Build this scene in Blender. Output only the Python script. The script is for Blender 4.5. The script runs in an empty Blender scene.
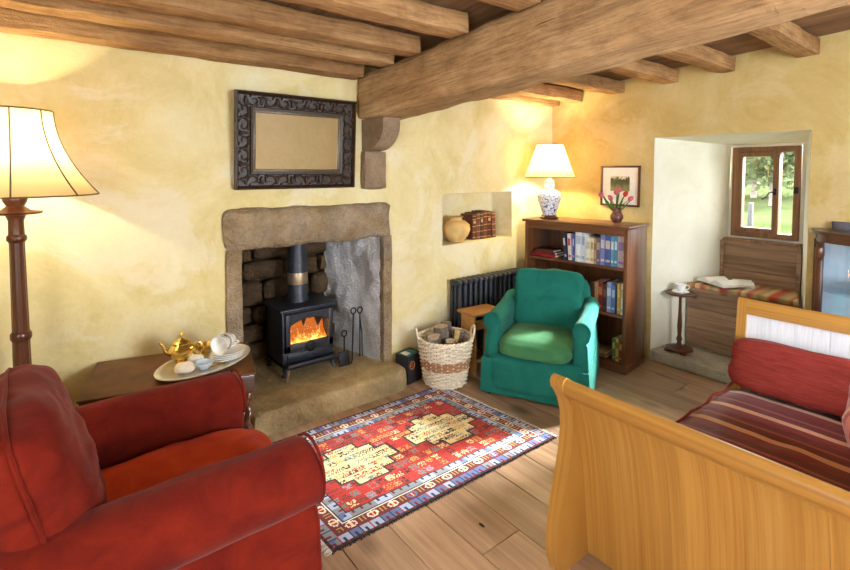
import bpy, bmesh, math, random
from mathutils import Vector as V, Matrix, noise
random.seed(7)
R = math.radians
sc = bpy.context.scene
COL = sc.collection

# ------------------------------------------------------------------ camera, world, sun, fill lamps, exposure
cam_d = bpy.data.cameras.new('camera')
cam = bpy.data.objects.new('camera', cam_d); COL.objects.link(cam)
cam_d.sensor_width = 36; cam_d.lens = 480 / 850 * 36
cam_d.shift_y = -(285 - 197) / 850
cam_d.clip_start = .02
cam.location = (0, 0, 1.5); cam.rotation_euler = (R(90 - 3), 0, R(-38))
sc.camera = cam

world = bpy.data.worlds.new('world'); sc.world = world; world.use_nodes = True
bg = world.node_tree.nodes['Background']
bg.inputs[0].default_value = (.86, .93, 1.0, 1); bg.inputs[1].default_value = 10.5

def light(name, kind, loc, rot, power, col, **k):
    d = bpy.data.lights.new(name, kind); d.energy = power; d.color = col
    for a, b in k.items(): setattr(d, a, b)
    o = bpy.data.objects.new(name, d); COL.objects.link(o); o.location = loc; o.rotation_euler = rot
    return o
def aim(o, d): o.rotation_euler = V(d).to_track_quat('-Z', 'Y').to_euler()
sun = light('sun', 'SUN', (8, 0, 6), (0, 0, 0), 60, (.94, .97, 1), angle=R(14)); aim(sun, (-1, .24, -.5))
# fill lamps at two added, unseen windows; sky portal at the visible one
light('fill_window_2', 'AREA', (-1.27, -.25, 1.3), (R(90), 0, R(-90)), 24, (.93, .96, 1), shape='RECTANGLE', size=1.36, size_y=1.0)
light('fill_window_3', 'AREA', (1.78, -1.57, 1.4), (R(90), 0, 0), 84, (.82, .91, 1), shape='RECTANGLE', size=.96, size_y=1.0)
pl = light('sky_portal', 'AREA', (4.53, 1.345, 1.34), (R(90), 0, R(90)), 1, (1, 1, 1), shape='RECTANGLE', size=.46, size_y=.74)
pl.data.cycles.is_portal = True
sc.view_settings.view_transform = 'Standard'; sc.view_settings.look = 'None'
sc.view_settings.gamma = 1; sc.view_settings.use_curve_mapping = False
sc.view_settings.exposure = 0.45

# ------------------------------------------------------------------ materials
def S(r, g, b):
    f = lambda c: c / 12.92 if c <= .04045 else ((c + .055) / 1.055) ** 2.4
    return (f(r / 255), f(g / 255), f(b / 255), 1)
class Mt:
    def __init__(s, name, rough=.6, metal=0, spec=.4, sheen=0, coord='Object', rnd=0.0):
        s.m = bpy.data.materials.new(name); s.m.use_nodes = True; s.t = s.m.node_tree
        s.t.nodes.clear()
        s.o = s.n('ShaderNodeOutputMaterial'); s.b = s.n('ShaderNodeBsdfPrincipled'); s.l(s.b.outputs[0], s.o.inputs[0])
        s.b.inputs['Roughness'].default_value = rough; s.b.inputs['Metallic'].default_value = metal
        s.b.inputs['Specular IOR Level'].default_value = spec
        if sheen: s.b.inputs['Sheen Weight'].default_value = sheen; s.b.inputs['Sheen Roughness'].default_value = .4
        tc = s.n('ShaderNodeTexCoord'); s.vec = tc.outputs[coord]; s.rand = None
        if rnd:
            oi = s.n('ShaderNodeObjectInfo'); s.rand = oi.outputs['Random']
            vm = s.n('ShaderNodeVectorMath'); vm.operation = 'SCALE'; vm.inputs[0].default_value = (rnd * 3.1, rnd * 5.3, rnd * 4.7)
            s.l(s.rand, vm.inputs['Scale'])
            va = s.n('ShaderNodeVectorMath'); va.operation = 'ADD'; s.l(s.vec, va.inputs[0]); s.l(vm.outputs[0], va.inputs[1]); s.vec = va.outputs[0]
    def n(s, t): return s.t.nodes.new(t)
    def l(s, a, b): s.t.links.new(a, b)
    def map(s, sx, sy, sz, vec=None):
        m = s.n('ShaderNodeMapping'); m.inputs['Scale'].default_value = (sx, sy, sz); s.l(vec or s.vec, m.inputs[0]); return m.outputs[0]
    def noise(s, scale, detail=4, rough=.55, dist=0, vec=None):
        n = s.n('ShaderNodeTexNoise'); n.inputs['Scale'].default_value = scale; n.inputs['Detail'].default_value = detail
        n.inputs['Roughness'].default_value = rough; n.inputs['Distortion'].default_value = dist; s.l(vec or s.vec, n.inputs['Vector']); return n.outputs['Fac']
    def voro(s, scale, vec=None, feature='F1', out='Distance'):
        n = s.n('ShaderNodeTexVoronoi'); n.feature = feature; n.inputs['Scale'].default_value = scale; s.l(vec or s.vec, n.inputs['Vector']); return n.outputs[out]
    def ramp(s, fac, stops, const=False):
        r = s.n('ShaderNodeValToRGB'); e = r.color_ramp.elements
        if const: r.color_ramp.interpolation = 'CONSTANT'
        while len(e) < len(stops): e.new(.5)
        for i, (p, c) in enumerate(stops): e[i].position = p; e[i].color = c
        s.l(fac, r.inputs[0]); return r.outputs[0]
    def mix(s, fac, a, b, mode='MIX'):
        m = s.n('ShaderNodeMix'); m.data_type = 'RGBA'; m.blend_type = mode
        for k, x in ((0, fac), (6, a), (7, b)):
            if hasattr(x, 'is_linked'): s.l(x, m.inputs[k])
            else: m.inputs[k].default_value = x
        return m.outputs[2]
    def math(s, op, a, b=0.0):
        m = s.n('ShaderNodeMath'); m.operation = op
        for k, x in ((0, a), (1, b)):
            if hasattr(x, 'is_linked'): s.l(x, m.inputs[k])
            else: m.inputs[k].default_value = x
        return m.outputs[0]
    def sep(s, vec=None):
        n = s.n('ShaderNodeSeparateXYZ'); s.l(vec or s.vec, n.inputs[0]); return n.outputs
    def hsv(s, col, v):
        h = s.n('ShaderNodeHueSaturation'); s.l(col, h.inputs['Color']); s.l(v, h.inputs['Value']); return h.outputs[0]
    def color(s, c):
        if hasattr(c, 'is_linked'): s.l(c, s.b.inputs['Base Color'])
        else: s.b.inputs['Base Color'].default_value = c
        return s
    def bump(s, h, strength=.3, dist=.01, base=None):
        b = s.n('ShaderNodeBump'); b.inputs['Strength'].default_value = strength; b.inputs['Distance'].default_value = dist
        s.l(h, b.inputs['Height'])
        if base: s.l(base, b.inputs['Normal'])
        s.l(b.outputs[0], s.b.inputs['Normal']); return b.outputs[0]

def wood(name, dark, mid, light_, axis=0, sc_=1.0, rough=.5, bump=.25, spec=.4, vary=.35, coat=0, rnd=3, dist=1.2, knots=0, asp=.7, drop=None):
    m = Mt(name, rough, spec=spec, rnd=rnd)
    k = [9 * sc_] * 3; k[axis] = asp * sc_
    f = [60 * sc_] * 3; f[axis] = asp * 3.2 * sc_
    if drop is not None: k[drop] *= .03; f[drop] *= .03
    a = m.noise(1.0, 5, .6, dist, m.map(*k)); b = m.noise(1.0, 3, .6, .2, m.map(*f))
    col = m.ramp(a, [(.25, dark), (.5, mid), (.75, light_)])
    col = m.mix(.35, col, m.ramp(b, [(.3, dark), (.7, light_)]))
    if knots:
        kk = [knots] * 3; kk[axis] = knots * .6
        kd = m.voro(1.0, m.map(*kk)); col = m.mix(m.math('MULTIPLY', m.ramp(kd, [(.06, (1, 1, 1, 1)), (.17, (0, 0, 0, 1))]), .75), col, tuple(x * .35 for x in dark[:3]) + (1,))
    v = m.math('ADD', m.math('MULTIPLY', m.rand, vary), 1 - vary / 2)
    m.color(m.hsv(col, v)); m.bump(m.math('ADD', b, m.math('MULTIPLY', a, .6)), bump, .004)
    if coat: m.b.inputs['Coat Weight'].default_value = coat; m.b.inputs['Coat Roughness'].default_value = .2
    return m.m
def hewn(name, dark, mid, light_, axis, rough=.85):
    m = Mt(name, rough, spec=.15, rnd=3)
    k = [7.0] * 3; k[axis] = .9; f = [75.0] * 3; f[axis] = 5
    a = m.noise(1, 6, .65, .8, m.map(*k)); b = m.noise(1, 4, .65, .3, m.map(*f)); c = m.noise(5.5, 6, .7, .6); p = m.noise(26, 5, .7, .4)
    cr = [46.0] * 3; cr[axis] = 3.0; ck = m.noise(1, 3, .5, .5, m.map(*cr))
    col = m.ramp(a, [(.28, dark), (.5, mid), (.72, light_)])
    col = m.mix(.35, col, m.ramp(c, [(.35, dark), (.5, mid), (.65, light_)]))
    col = m.mix(m.ramp(b, [(.35, (.45, .45, .45, 1)), (.55, (0, 0, 0, 1))]), col, tuple(x * .45 for x in dark[:3]) + (1,))
    col = m.mix(m.math('MULTIPLY', m.ramp(ck, [(.25, (1, 1, 1, 1)), (.29, (0, 0, 0, 1))]), .7), col, S(50, 32, 20))
    m.color(m.hsv(col, m.math('ADD', m.math('MULTIPLY', m.rand, .16), .92)))
    h = m.math('ADD', m.math('ADD', m.math('MULTIPLY', b, .5), m.math('MULTIPLY', c, 1.2)), m.math('ADD', m.math('MULTIPLY', p, .7), m.math('MULTIPLY', ck, .6)))
    m.bump(h, .8, .012); return m.m
def fabric(name, c1, c2, rough=.95, sheen=.4, scale=6, weave=420, bump=.25, stretch=(1, 1, 1)):
    m = Mt(name, rough, spec=.15, sheen=sheen)
    a = m.noise(scale, 5, .6, .6, m.map(*stretch)); w = m.noise(weave, 2)
    m.color(m.mix(.15, m.ramp(a, [(.3, c1), (.7, c2)]), m.ramp(w, [(.3, c1), (.7, c2)])))
    m.bump(m.math('ADD', m.math('MULTIPLY', w, .25), a), bump, .008)
    m.b.inputs['Sheen Tint'].default_value = tuple(.25 + .75 * c for c in c2[:3]) + (1,)
    return m.m
def stone(name, c1, c2, c3, scale=5, bump=.6, rough=.9, rnd=2, white=0):
    m = Mt(name, rough, spec=.2, rnd=rnd)
    a = m.noise(scale, 8, .65, .3); b = m.noise(scale * 9, 5, .7); c = m.voro(scale * 14)
    col = m.ramp(a, [(.28, c1), (.5, c2), (.72, c3)])
    col = m.mix(.3, col, m.ramp(b, [(.3, c1), (.7, c3)]))
    if white: col = m.mix(m.math('MULTIPLY', m.ramp(m.noise(scale * .8, 6, .7), [(.42, (0, 0, 0, 1)), (.6, (1, 1, 1, 1))]), white), col, S(205, 205, 205))
    m.color(col); m.bump(m.math('ADD', m.math('ADD', b, m.math('MULTIPLY', c, .5)), m.math('MULTIPLY', a, 1.5)), bump, .02); return m.m
def plain(name, col, rough=.5, metal=0, spec=.5, var=.12, scale=20, bump=0.0, coat=0):
    m = Mt(name, rough, metal, spec)
    d = tuple(c * (1 - var * 2) for c in col[:3]) + (1,); u = tuple(min(1, c * (1 + var)) for c in col[:3]) + (1,)
    f = m.noise(scale, 4); m.color(m.ramp(f, [(.3, d), (.7, u)]))
    if bump: m.bump(f, bump, .005)
    if coat: m.b.inputs['Coat Weight'].default_value = coat
    return m.m
def plaster(name, stops, patch, pamt=.6):
    m = Mt(name, .93, spec=.1)
    a = m.noise(2.0, 7, .65, .8); p = m.noise(1.2, 6, .66, 1.0); f = m.noise(28, 6, .65); g = m.noise(5, 5, .6, .4)
    col = m.ramp(a, stops)
    pm = m.math('MULTIPLY', m.ramp(p, [(.52, (0, 0, 0, 1)), (.58, (1, 1, 1, 1))]), pamt)
    col = m.mix(pm, col, patch)
    col = m.mix(.12, col, m.ramp(f, [(.35, stops[0][1]), (.65, stops[-1][1])]))
    m.color(col); m.bump(m.math('ADD', m.math('MULTIPLY', f, .25), m.math('MULTIPLY', g, 1.2)), .45, .02); return m.m
def emis(name, col, strength):
    m = Mt(name); e = m.n('ShaderNodeEmission'); e.inputs[0].default_value = col; e.inputs[1].default_value = strength
    m.l(e.outputs[0], m.o.inputs[0]); return m.m
def glass(name, tint=(1, 1, 1, 1), refl=.06, rough=.02):
    m = Mt(name); t = m.n('ShaderNodeBsdfTransparent'); t.inputs[0].default_value = tint
    g = m.n('ShaderNodeBsdfGlossy'); g.inputs['Roughness'].default_value = rough
    x = m.n('ShaderNodeMixShader'); x.inputs[0].default_value = refl
    m.l(t.outputs[0], x.inputs[1]); m.l(g.outputs[0], x.inputs[2]); m.l(x.outputs[0], m.o.inputs[0]); return m.m
def shade_mat(name, col, trans=.25):
    m = Mt(name); d = m.n('ShaderNodeBsdfDiffuse'); d.inputs[0].default_value = col
    tl = m.n('ShaderNodeBsdfTranslucent'); tl.inputs[0].default_value = col
    tr = m.n('ShaderNodeBsdfTransparent'); tr.inputs[0].default_value = col
    a = m.n('ShaderNodeMixShader'); a.inputs[0].default_value = .6; b = m.n('ShaderNodeMixShader'); b.inputs[0].default_value = trans
    m.l(d.outputs[0], a.inputs[1]); m.l(tl.outputs[0], a.inputs[2]); m.l(a.outputs[0], b.inputs[1]); m.l(tr.outputs[0], b.inputs[2])
    m.l(b.outputs[0], m.o.inputs[0]); return m.m

M = {}
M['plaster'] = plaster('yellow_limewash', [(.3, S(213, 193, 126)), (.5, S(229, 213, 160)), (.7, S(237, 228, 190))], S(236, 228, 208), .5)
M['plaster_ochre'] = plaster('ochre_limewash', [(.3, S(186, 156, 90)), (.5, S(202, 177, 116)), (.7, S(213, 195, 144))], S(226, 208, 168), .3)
M['plaster_white'] = plaster('white_limewash', [(.25, S(226, 222, 196)), (.5, S(238, 236, 216)), (.75, S(243, 242, 228))], S(232, 230, 205), .4)
OAK = (S(96, 60, 32), S(150, 104, 62), S(188, 146, 96))
M['beam'] = hewn('aged_oak_beam', S(146, 110, 74), S(194, 156, 112), S(218, 186, 142), 1)
M['joist'] = hewn('aged_oak_joist', S(126, 88, 54), S(174, 132, 88), S(204, 166, 118), 0)
M['ceilboard'] = wood('ceiling_board', S(92, 64, 44), S(132, 98, 70), S(160, 126, 94), 1, .8, .8, .3, .2, .3)
M['floor'] = wood('oak_floorboard', S(128, 96, 70), S(182, 146, 114), S(212, 180, 148), 1, .75, .36, .25, .4, .3, knots=2.6)
M['gap'] = plain('floor_gap', S(40, 28, 20), .9)
M['stone'] = stone('sandstone', S(118, 96, 70), S(170, 144, 108), S(212, 188, 150), 6, 1.2, white=.22)
M['hearthstone'] = stone('hearth_sandstone', S(124, 104, 72), S(178, 154, 110), S(212, 190, 146), 4, .6)
M['soot'] = stone('sooty_stone', S(46, 36, 26), S(92, 72, 52), S(130, 104, 76), 6, .8)
M['limestone'] = stone('limewashed_stone', S(168, 160, 150), S(214, 212, 210), S(236, 238, 242), 5, .9, white=.6)
M['step'] = stone('pale_step_stone', S(140, 130, 112), S(184, 174, 154), S(210, 202, 184), 4, .4)
M['corbel'] = stone('corbel_stone', S(120, 98, 76), S(156, 132, 106), S(182, 160, 134), 7, .7)
M['iron'] = plain('black_cast_iron', S(58, 61, 70), .42, .4, .5, .2, 60, .15)
M['iron_dark'] = plain('wrought_iron', S(26, 26, 28), .55, .3, .5, .2, 60, .15)
M['steel_band'] = plain('worn_steel_band', S(190, 170, 140), .35, .8)
M['mirror'] = plain('silvered_glass', (.92, .92, .88, 1), .015, 1, .5, 0)
M['carved'] = plain('carved_dark_oak', S(60, 42, 29), .42, 0, .4, .25, 40, .15)
M['slip'] = plain('mirror_slip', S(92, 76, 58), .4, .2)
M['mahog'] = wood('dark_mahogany', S(52, 26, 14), S(86, 44, 22), S(118, 66, 34), 2, 1.2, .3, .1, .5, .1, .3)
M['mahog_x'] = wood('dark_mahogany_flat', S(52, 28, 18), S(82, 46, 28), S(108, 66, 42), 1, 1.2, .3, .1, .5, .1, .3)
M['walnut'] = wood('bookcase_walnut', S(64, 34, 18), S(100, 58, 32), S(132, 82, 48), 2, 1.0, .33, .1, .5, .1, .2)
M['walnut_y'] = wood('bookcase_walnut_flat', S(64, 34, 18), S(100, 58, 32), S(132, 82, 48), 1, 1.0, .33, .1, .5, .1, .2)
M['leather'] = plain('brown_leather', S(112, 72, 40), .5, 0, .3, .2, 9, .08)
M['honey'] = wood('honey_oak_veneer', S(146, 94, 34), S(188, 134, 58), S(210, 164, 86), 2, 2.0, .34, .1, .5, .14, .3, 3, .5, 0, .2, 0)
M['honey_y'] = wood('honey_oak_rail', S(144, 92, 34), S(184, 130, 56), S(208, 160, 84), 1, 2.0, .34, .08, .5, .08, .3, 3, .3, 0, .14, 0)
M['whitepanel'] = wood('white_washed_panel', S(206, 208, 212), S(228, 230, 234), S(240, 241, 244), 2, 2.2, .55, .12, .3, .02)
M['pine'] = wood('pine_stool', S(150, 98, 48), S(190, 136, 76), S(212, 164, 104), 0, 1.2, .4, .1)
M['oldpine'] = wood('old_pine_board', S(104, 76, 54), S(154, 120, 92), S(190, 158, 126), 1, 1.2, .6, .3, .3, .25, knots=6)
M['winframe'] = wood('window_oak', S(92, 60, 38), S(136, 94, 60), S(168, 124, 84), 2, 1.4, .5, .2, .4, .15)
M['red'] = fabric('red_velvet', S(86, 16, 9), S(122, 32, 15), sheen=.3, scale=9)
M['red_lamplit'] = fabric('red_velvet_lamplit', S(148, 42, 14), S(182, 62, 22), sheen=.15, scale=9)  # seat velvet lighter and more orange: lamp glow put into its colour
M['green'] = fabric('green_cotton', S(22, 96, 84), S(36, 118, 104), sheen=.25, scale=5)
M['green_cush'] = fabric('green_velvet', S(52, 108, 70), S(78, 136, 88), sheen=.35, scale=5)
M['bolster'] = fabric('brick_red_chenille', S(124, 42, 36), S(158, 64, 54), sheen=.2, scale=10, stretch=(6, 1, 8))
M['gold'] = plain('gilded_metal', S(250, 214, 128), .24, 1, .5, .1)
M['silver'] = plain('silver_plate', S(248, 247, 244), .35, .85, .5, .08)
M['china'] = plain('white_china', S(250, 248, 244), .15, 0, .5, .02, coat=.5)
M['china_blue'] = plain('pale_blue_china', S(196, 214, 232), .2, 0, .5, .03)
M['iceing'] = plain('cream_icing', S(248, 242, 230), .6, 0, .3, .04)
M['terra'] = plain('cream_terracotta', S(226, 188, 122), .8, 0, .3, .1, 12, .1)
M['brass_thread'] = plain('dull_brass', S(150, 118, 66), .4, .8)
M['rib'] = plain('shade_braid', S(104, 82, 52), .9)
M['black_card'] = plain('black_card', S(34, 34, 38), .6)
M['orange_print'] = plain('orange_print', S(214, 120, 60), .6)
M['teal_pack'] = plain('teal_packet', S(40, 120, 120), .5)
M['paper'] = plain('paper', S(232, 226, 210), .9, 0, .2, .04)
M['log_end'] = plain('weathered_log_end', S(182, 164, 142), .9, 0, .2, .2, 40, .2)
M['bark'] = stone('log_bark', S(92, 80, 72), S(140, 126, 116), S(184, 172, 160), 14, .9)
M['endgrain'] = plain('split_wood', S(212, 178, 116), .8, 0, .2, .15, 40)
M['willow'] = plain('pale_willow', S(240, 228, 204), .6, 0, .3, .12, 40)
M['willow_br'] = plain('brown_willow', S(190, 142, 106), .6, 0, .3, .15, 40)
def leafy(name, c1, c2, scale, tl=.5):
    m = Mt(name); col = m.ramp(m.noise(scale, 4), [(.3, c1), (.7, c2)])
    d = m.n('ShaderNodeBsdfDiffuse'); t = m.n('ShaderNodeBsdfTranslucent'); x = m.n('ShaderNodeMixShader'); x.inputs[0].default_value = tl
    m.l(col, d.inputs[0]); m.l(col, t.inputs[0]); m.l(d.outputs[0], x.inputs[1]); m.l(t.outputs[0], x.inputs[2]); m.l(x.outputs[0], m.o.inputs[0]); return m.m
M['grass'] = leafy('grass', S(50, 58, 32), S(62, 68, 44), .5, 0)
M['leaf'] = leafy('tree_leaves', S(76, 90, 60), S(104, 112, 80), 1.5, .55)
M['wallwhite'] = plain('rendered_wall', S(74, 73, 72), .9)
M['houseroof'] = plain('house_slate', S(36, 37, 44), .7)
M['slate'] = plain('slate_roof', S(104, 104, 116), .7)
M['darkglass'] = plain('dark_window', S(24, 26, 32), .2)
M['green_leaf'] = plain('tulip_leaf', S(78, 132, 62), .5, 0, .4, .2, 12)
M['petal'] = plain('tulip_petal', S(214, 110, 130), .5, 0, .3, .2, 12)
M['petal_red'] = plain('red_tulip_petal', S(206, 60, 50), .5, 0, .3, .2, 12)
M['bluepanel'] = plain('pale_blue_lining', S(186, 206, 222), .6, 0, .3, .03)
M['glass'] = glass('window_glass'); M['cabglass'] = glass('cabinet_glass', (.93, .96, 1, 1), .1); M['stoveglass'] = glass('stove_glass', (1, .95, .9, 1), .03)
M['vase'] = plain('brown_glazed_vase', S(112, 74, 64), .25, 0, .5, .4, 30)

# ------------------------------------------------------------------ mesh helpers
class MB:
    def __init__(s): s.v = []; s.f = []
    def add(s, vs, fs, mtx=None):
        o = len(s.v)
        s.v += [tuple(mtx @ V(p)) if mtx else tuple(p) for p in vs]
        s.f += [tuple(i + o for i in f) for f in fs]; return s
    def box(s, c, d, bev=0.0, rot=None, seg=2):
        bm = bmesh.new(); bmesh.ops.create_cube(bm, size=1)
        for v in bm.verts: v.co = V((v.co.x * d[0], v.co.y * d[1], v.co.z * d[2]))
        if bev: bmesh.ops.bevel(bm, geom=bm.edges[:], offset=min(bev, min(d) * .45), segments=seg, affect='EDGES', profile=.5)
        bm.verts.index_update()
        mt = Matrix.Translation(c) @ (rot.to_4x4() if rot else Matrix())
        s.add([v.co[:] for v in bm.verts], [[v.index for v in f.verts] for f in bm.faces], mt); bm.free(); return s
    def b2(s, lo, hi, bev=0.0, seg=2):
        return s.box([(a + b) / 2 for a, b in zip(lo, hi)], [b - a for a, b in zip(lo, hi)], bev, None, seg)
    def loft(s, rings, caps=True, closed=True, mtx=None, loop=False):
        n = len(rings[0]); vs = [p for r in rings for p in r]; fs = []
        for i in range(len(rings) - (0 if loop else 1)):
            j = (i + 1) % len(rings)
            for k in range(n if closed else n - 1):
                l = (k + 1) % n
                fs.append((i * n + k, i * n + l, j * n + l, j * n + k))
        if caps and closed and not loop: fs += [tuple(range(n))[::-1], tuple(range((len(rings) - 1) * n, len(rings) * n))]
        return s.add(vs, fs, mtx)
    def tube(s, pts, r, n=8, loop=False, caps=True):
        pts = [V(p) for p in pts]; rs = r if isinstance(r, (list, tuple)) else [r] * len(pts)
        rings = []; up = None
        for i, p in enumerate(pts):
            if loop: t = pts[(i + 1) % len(pts)] - pts[i - 1]
            else: t = pts[min(i + 1, len(pts) - 1)] - pts[max(i - 1, 0)]
            t.normalize()
            if up is None: up = V((0, 0, 1)) if abs(t.z) < .9 else V((1, 0, 0))
            a = t.cross(up)
            if a.length < 1e-5: a = t.orthogonal()
            a.normalize(); b = a.cross(t).normalized(); up = b
            rings.append([p + (a * math.cos(q) + b * math.sin(q)) * rs[i] for q in [2 * math.pi * k / n for k in range(n)]])
        return s.loft(rings, caps, True, None, loop)
    def lathe(s, prof, n=24, c=(0, 0, 0), rot=None, sx=1, sy=1, fl=0, fn=0, caps=True):
        rings = []
        for r, z in prof:
            rings.append([(r * (1 + fl * math.cos(fn * a)) * math.cos(a) * sx, r * (1 + fl * math.cos(fn * a)) * math.sin(a) * sy, z) for a in [2 * math.pi * k / n for k in range(n)]])
        return s.loft(rings, caps, True, Matrix.Translation(c) @ (rot.to_4x4() if rot else Matrix()))
    def prism(s, poly, a, b, axis=1):
        def p(q, t):
            if axis == 1: return (q[0], t, q[1])
            if axis == 0: return (t, q[0], q[1])
            return (q[0], q[1], t)
        return s.loft([[p(q, a) for q in poly], [p(q, b) for q in poly]])
    def soft(s, c, d, p=5.0, n=12, rot=None, puff=0.0, wr=0.0, ws=8.0, seed=0):
        vs = []; fs = []; idx = {}
        def vert(q):
            k = tuple(round(x, 4) for x in q)
            if k not in idx:
                l = (abs(q[0]) ** p + abs(q[1]) ** p + abs(q[2]) ** p) ** (1 / p); w = [x / l for x in q]
                z = w[2]
                if puff: z *= (1 - puff) + puff * (max(0, 1 - q[0] ** 4) * max(0, 1 - q[1] ** 4)) ** .5
                w = V((w[0] * d[0] / 2, w[1] * d[1] / 2, z * d[2] / 2))
                if wr: w += w.normalized() * wr * (noise.noise(w * ws + V((seed, seed * 2, 0))) * 2 + .9 * (1 - 2 * abs(noise.noise(V((w.x * ws * 1.6, w.y * ws * 1.1, w.z * ws * 2.4)) + V((seed, 5, seed))))))
                idx[k] = len(vs); vs.append(w)
            return idx[k]
        g = [math.tan(math.pi / 4 * (2 * i / n - 1)) for i in range(n + 1)]
        for ax in range(3):
            for sg in (-1, 1):
                for i in range(n):
                    for j in range(n):
                        f = []
                        for (u, w) in ((g[i], g[j]), (g[i + 1], g[j]), (g[i + 1], g[j + 1]), (g[i], g[j + 1])):
                            q = [0, 0, 0]; q[ax] = sg; q[(ax + 1) % 3] = u; q[(ax + 2) % 3] = w; f.append(vert(q))
                        fs.append(tuple(f if sg > 0 else f[::-1]))
        return s.add(vs, fs, Matrix.Translation(c) @ (rot.to_4x4() if rot else Matrix()))
    def quad(s, p00, p10, p11, p01, nu=1, nv=1):
        p00, p10, p11, p01 = map(V, (p00, p10, p11, p01)); vs = []
        for j in range(nv + 1):
            for i in range(nu + 1):
                u, v = i / nu, j / nv; vs.append((p00 * (1 - u) + p10 * u) * (1 - v) + (p01 * (1 - u) + p11 * u) * v)
        fs = [(j * (nu + 1) + i, j * (nu + 1) + i + 1, (j + 1) * (nu + 1) + i + 1, (j + 1) * (nu + 1) + i) for j in range(nv) for i in range(nu)]
        return s.add(vs, fs)
    def rough(s, amp, scale, seed=0):
        s.v = [tuple(V(p) + noise.noise_vector(V(p) * scale + V((seed, seed, seed))) * amp) for p in s.v]; return s
    def rbox(s, lo, hi, cell, amp, scale, seed=0, bev=.01):
        """rough hewn box: subdivided, rounded arrises, noise"""
        d = [b - a for a, b in zip(lo, hi)]; n = [max(2, min(90, round(x / cell))) for x in d]
        c = [(a + b) / 2 for a, b in zip(lo, hi)]; idx = {}; vs = []; fs = []
        def vert(i):
            if i not in idx:
                q = [lo[k] + d[k] * i[k] / n[k] for k in range(3)]
                e = sum(1 for k in range(3) if i[k] in (0, n[k]))
                if e >= 2:
                    for k in range(3):
                        if i[k] == 0: q[k] += bev
                        elif i[k] == n[k]: q[k] -= bev
                w = V(q); w = w + noise.noise_vector(w * scale + V((seed, seed * 1.7, 3))) * amp + noise.noise_vector(w * scale * 3.1) * amp * .4
                idx[i] = len(vs); vs.append(w)
            return idx[i]
        for ax in range(3):
            a, b = (ax + 1) % 3, (ax + 2) % 3
            for sg in (0, n[ax]):
                for i in range(n[a]):
                    for j in range(n[b]):
                        f = []
                        for (u, w) in ((i, j), (i + 1, j), (i + 1, j + 1), (i, j + 1)):
                            q = [0, 0, 0]; q[ax] = sg; q[a] = u; q[b] = w; f.append(vert(tuple(q)))
                        fs.append(tuple(f if sg else f[::-1]))
        return s.add(vs, fs)
    def mesh(s, name, mt, smooth=40, merge=False):
        me = bpy.data.meshes.new(name); me.from_pydata(s.v, [], s.f)
        bm = bmesh.new(); bm.from_mesh(me)
        if merge: bmesh.ops.remove_doubles(bm, verts=bm.verts, dist=1e-4)
        if smooth: bmesh.ops.recalc_face_normals(bm, faces=bm.faces)
        bm.to_mesh(me); bm.free()
        if mt is not None: me.materials.append(M[mt] if isinstance(mt, str) else mt)
        if smooth:
            me.polygons.foreach_set('use_smooth', [True] * len(me.polygons)); me.set_sharp_from_angle(angle=R(smooth))
        return me
    def build(s, name, mt, parent=None, smooth=40, merge=False, **k):
        o = bpy.data.objects.new(name, s.mesh(name, mt, smooth, merge)); COL.objects.link(o)
        if parent: o.parent = parent
        for a, b in k.items(): o[a] = b
        return o
def tag(o, label, cat, group=None):
    o['label'] = label; o['category'] = cat
    if group: o['group'] = group
    return o
def thing(name, label, cat, loc=(0, 0, 0), rz=0, group=None):
    o = bpy.data.objects.new(name, None); COL.objects.link(o); o.location = loc; o.rotation_euler = (0, 0, rz); o.empty_display_size = .05
    return tag(o, label, cat, group)
def struct(o): o['kind'] = 'structure'; return o
def place(o, mtx): o.matrix_world = mtx; return o
def Rx(a): return Matrix.Rotation(R(a), 3, 'X')
def Ry(a): return Matrix.Rotation(R(a), 3, 'Y')
def Rz(a): return Matrix.Rotation(R(a), 3, 'Z')
ORD = ['first', 'second', 'third', 'fourth', 'fifth', 'sixth', 'seventh', 'eighth', 'ninth', 'tenth', 'eleventh', 'twelfth', 'thirteenth', 'fourteenth']

# ------------------------------------------------------------------ setting
YF, XW, XL, YB = 2.85, 3.75, -1.2, -1.5
def zj(y): return 2.10 + .058 * (2.87 - y)          # underside of the joists: the old ceiling climbs towards the camera
ZT = 2.55
def wall_cells(mb, us, zs, holes, pt, n=.12):
    for a, b in zip(us[:-1], us[1:]):
        for c, d in zip(zs[:-1], zs[1:]):
            if any(h[0] <= a + 1e-6 and b <= h[1] + 1e-6 and h[2] <= c + 1e-6 and d <= h[3] + 1e-6 for h in holes): continue
            mb.quad(pt(a, c), pt(b, c), pt(b, d), pt(a, d), max(1, round((b - a) / n)), max(1, round((d - c) / n)))
def bevel_mod(o, w, seg=3):
    m = o.modifiers.new('soft_arris', 'BEVEL'); m.width = w; m.segments = seg; m.limit_method = 'ANGLE'; m.angle_limit = R(35); return o
def struct_wall(name, mb, mt, bev=0.0, amp=.006):
    mb.rough(0, 1)
    me_o = None
    bm = bmesh.new(); me = bpy.data.meshes.new(name); me.from_pydata(mb.v, [], mb.f); bm.from_mesh(me)
    bmesh.ops.remove_doubles(bm, verts=bm.verts, dist=1e-4)
    for v in bm.verts: v.co += noise.noise_vector(v.co * 2.3) * amp
    bm.to_mesh(me); bm.free()
    for m_ in (mt if isinstance(mt, list) else [mt]): me.materials.append(M[m_])
    me.polygons.foreach_set('use_smooth', [True] * len(me.polygons)); me.set_sharp_from_angle(angle=R(50))
    o = bpy.data.objects.new(name, me); COL.objects.link(o)
    if bev: bevel_mod(o, bev)
    return struct(o)

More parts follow.
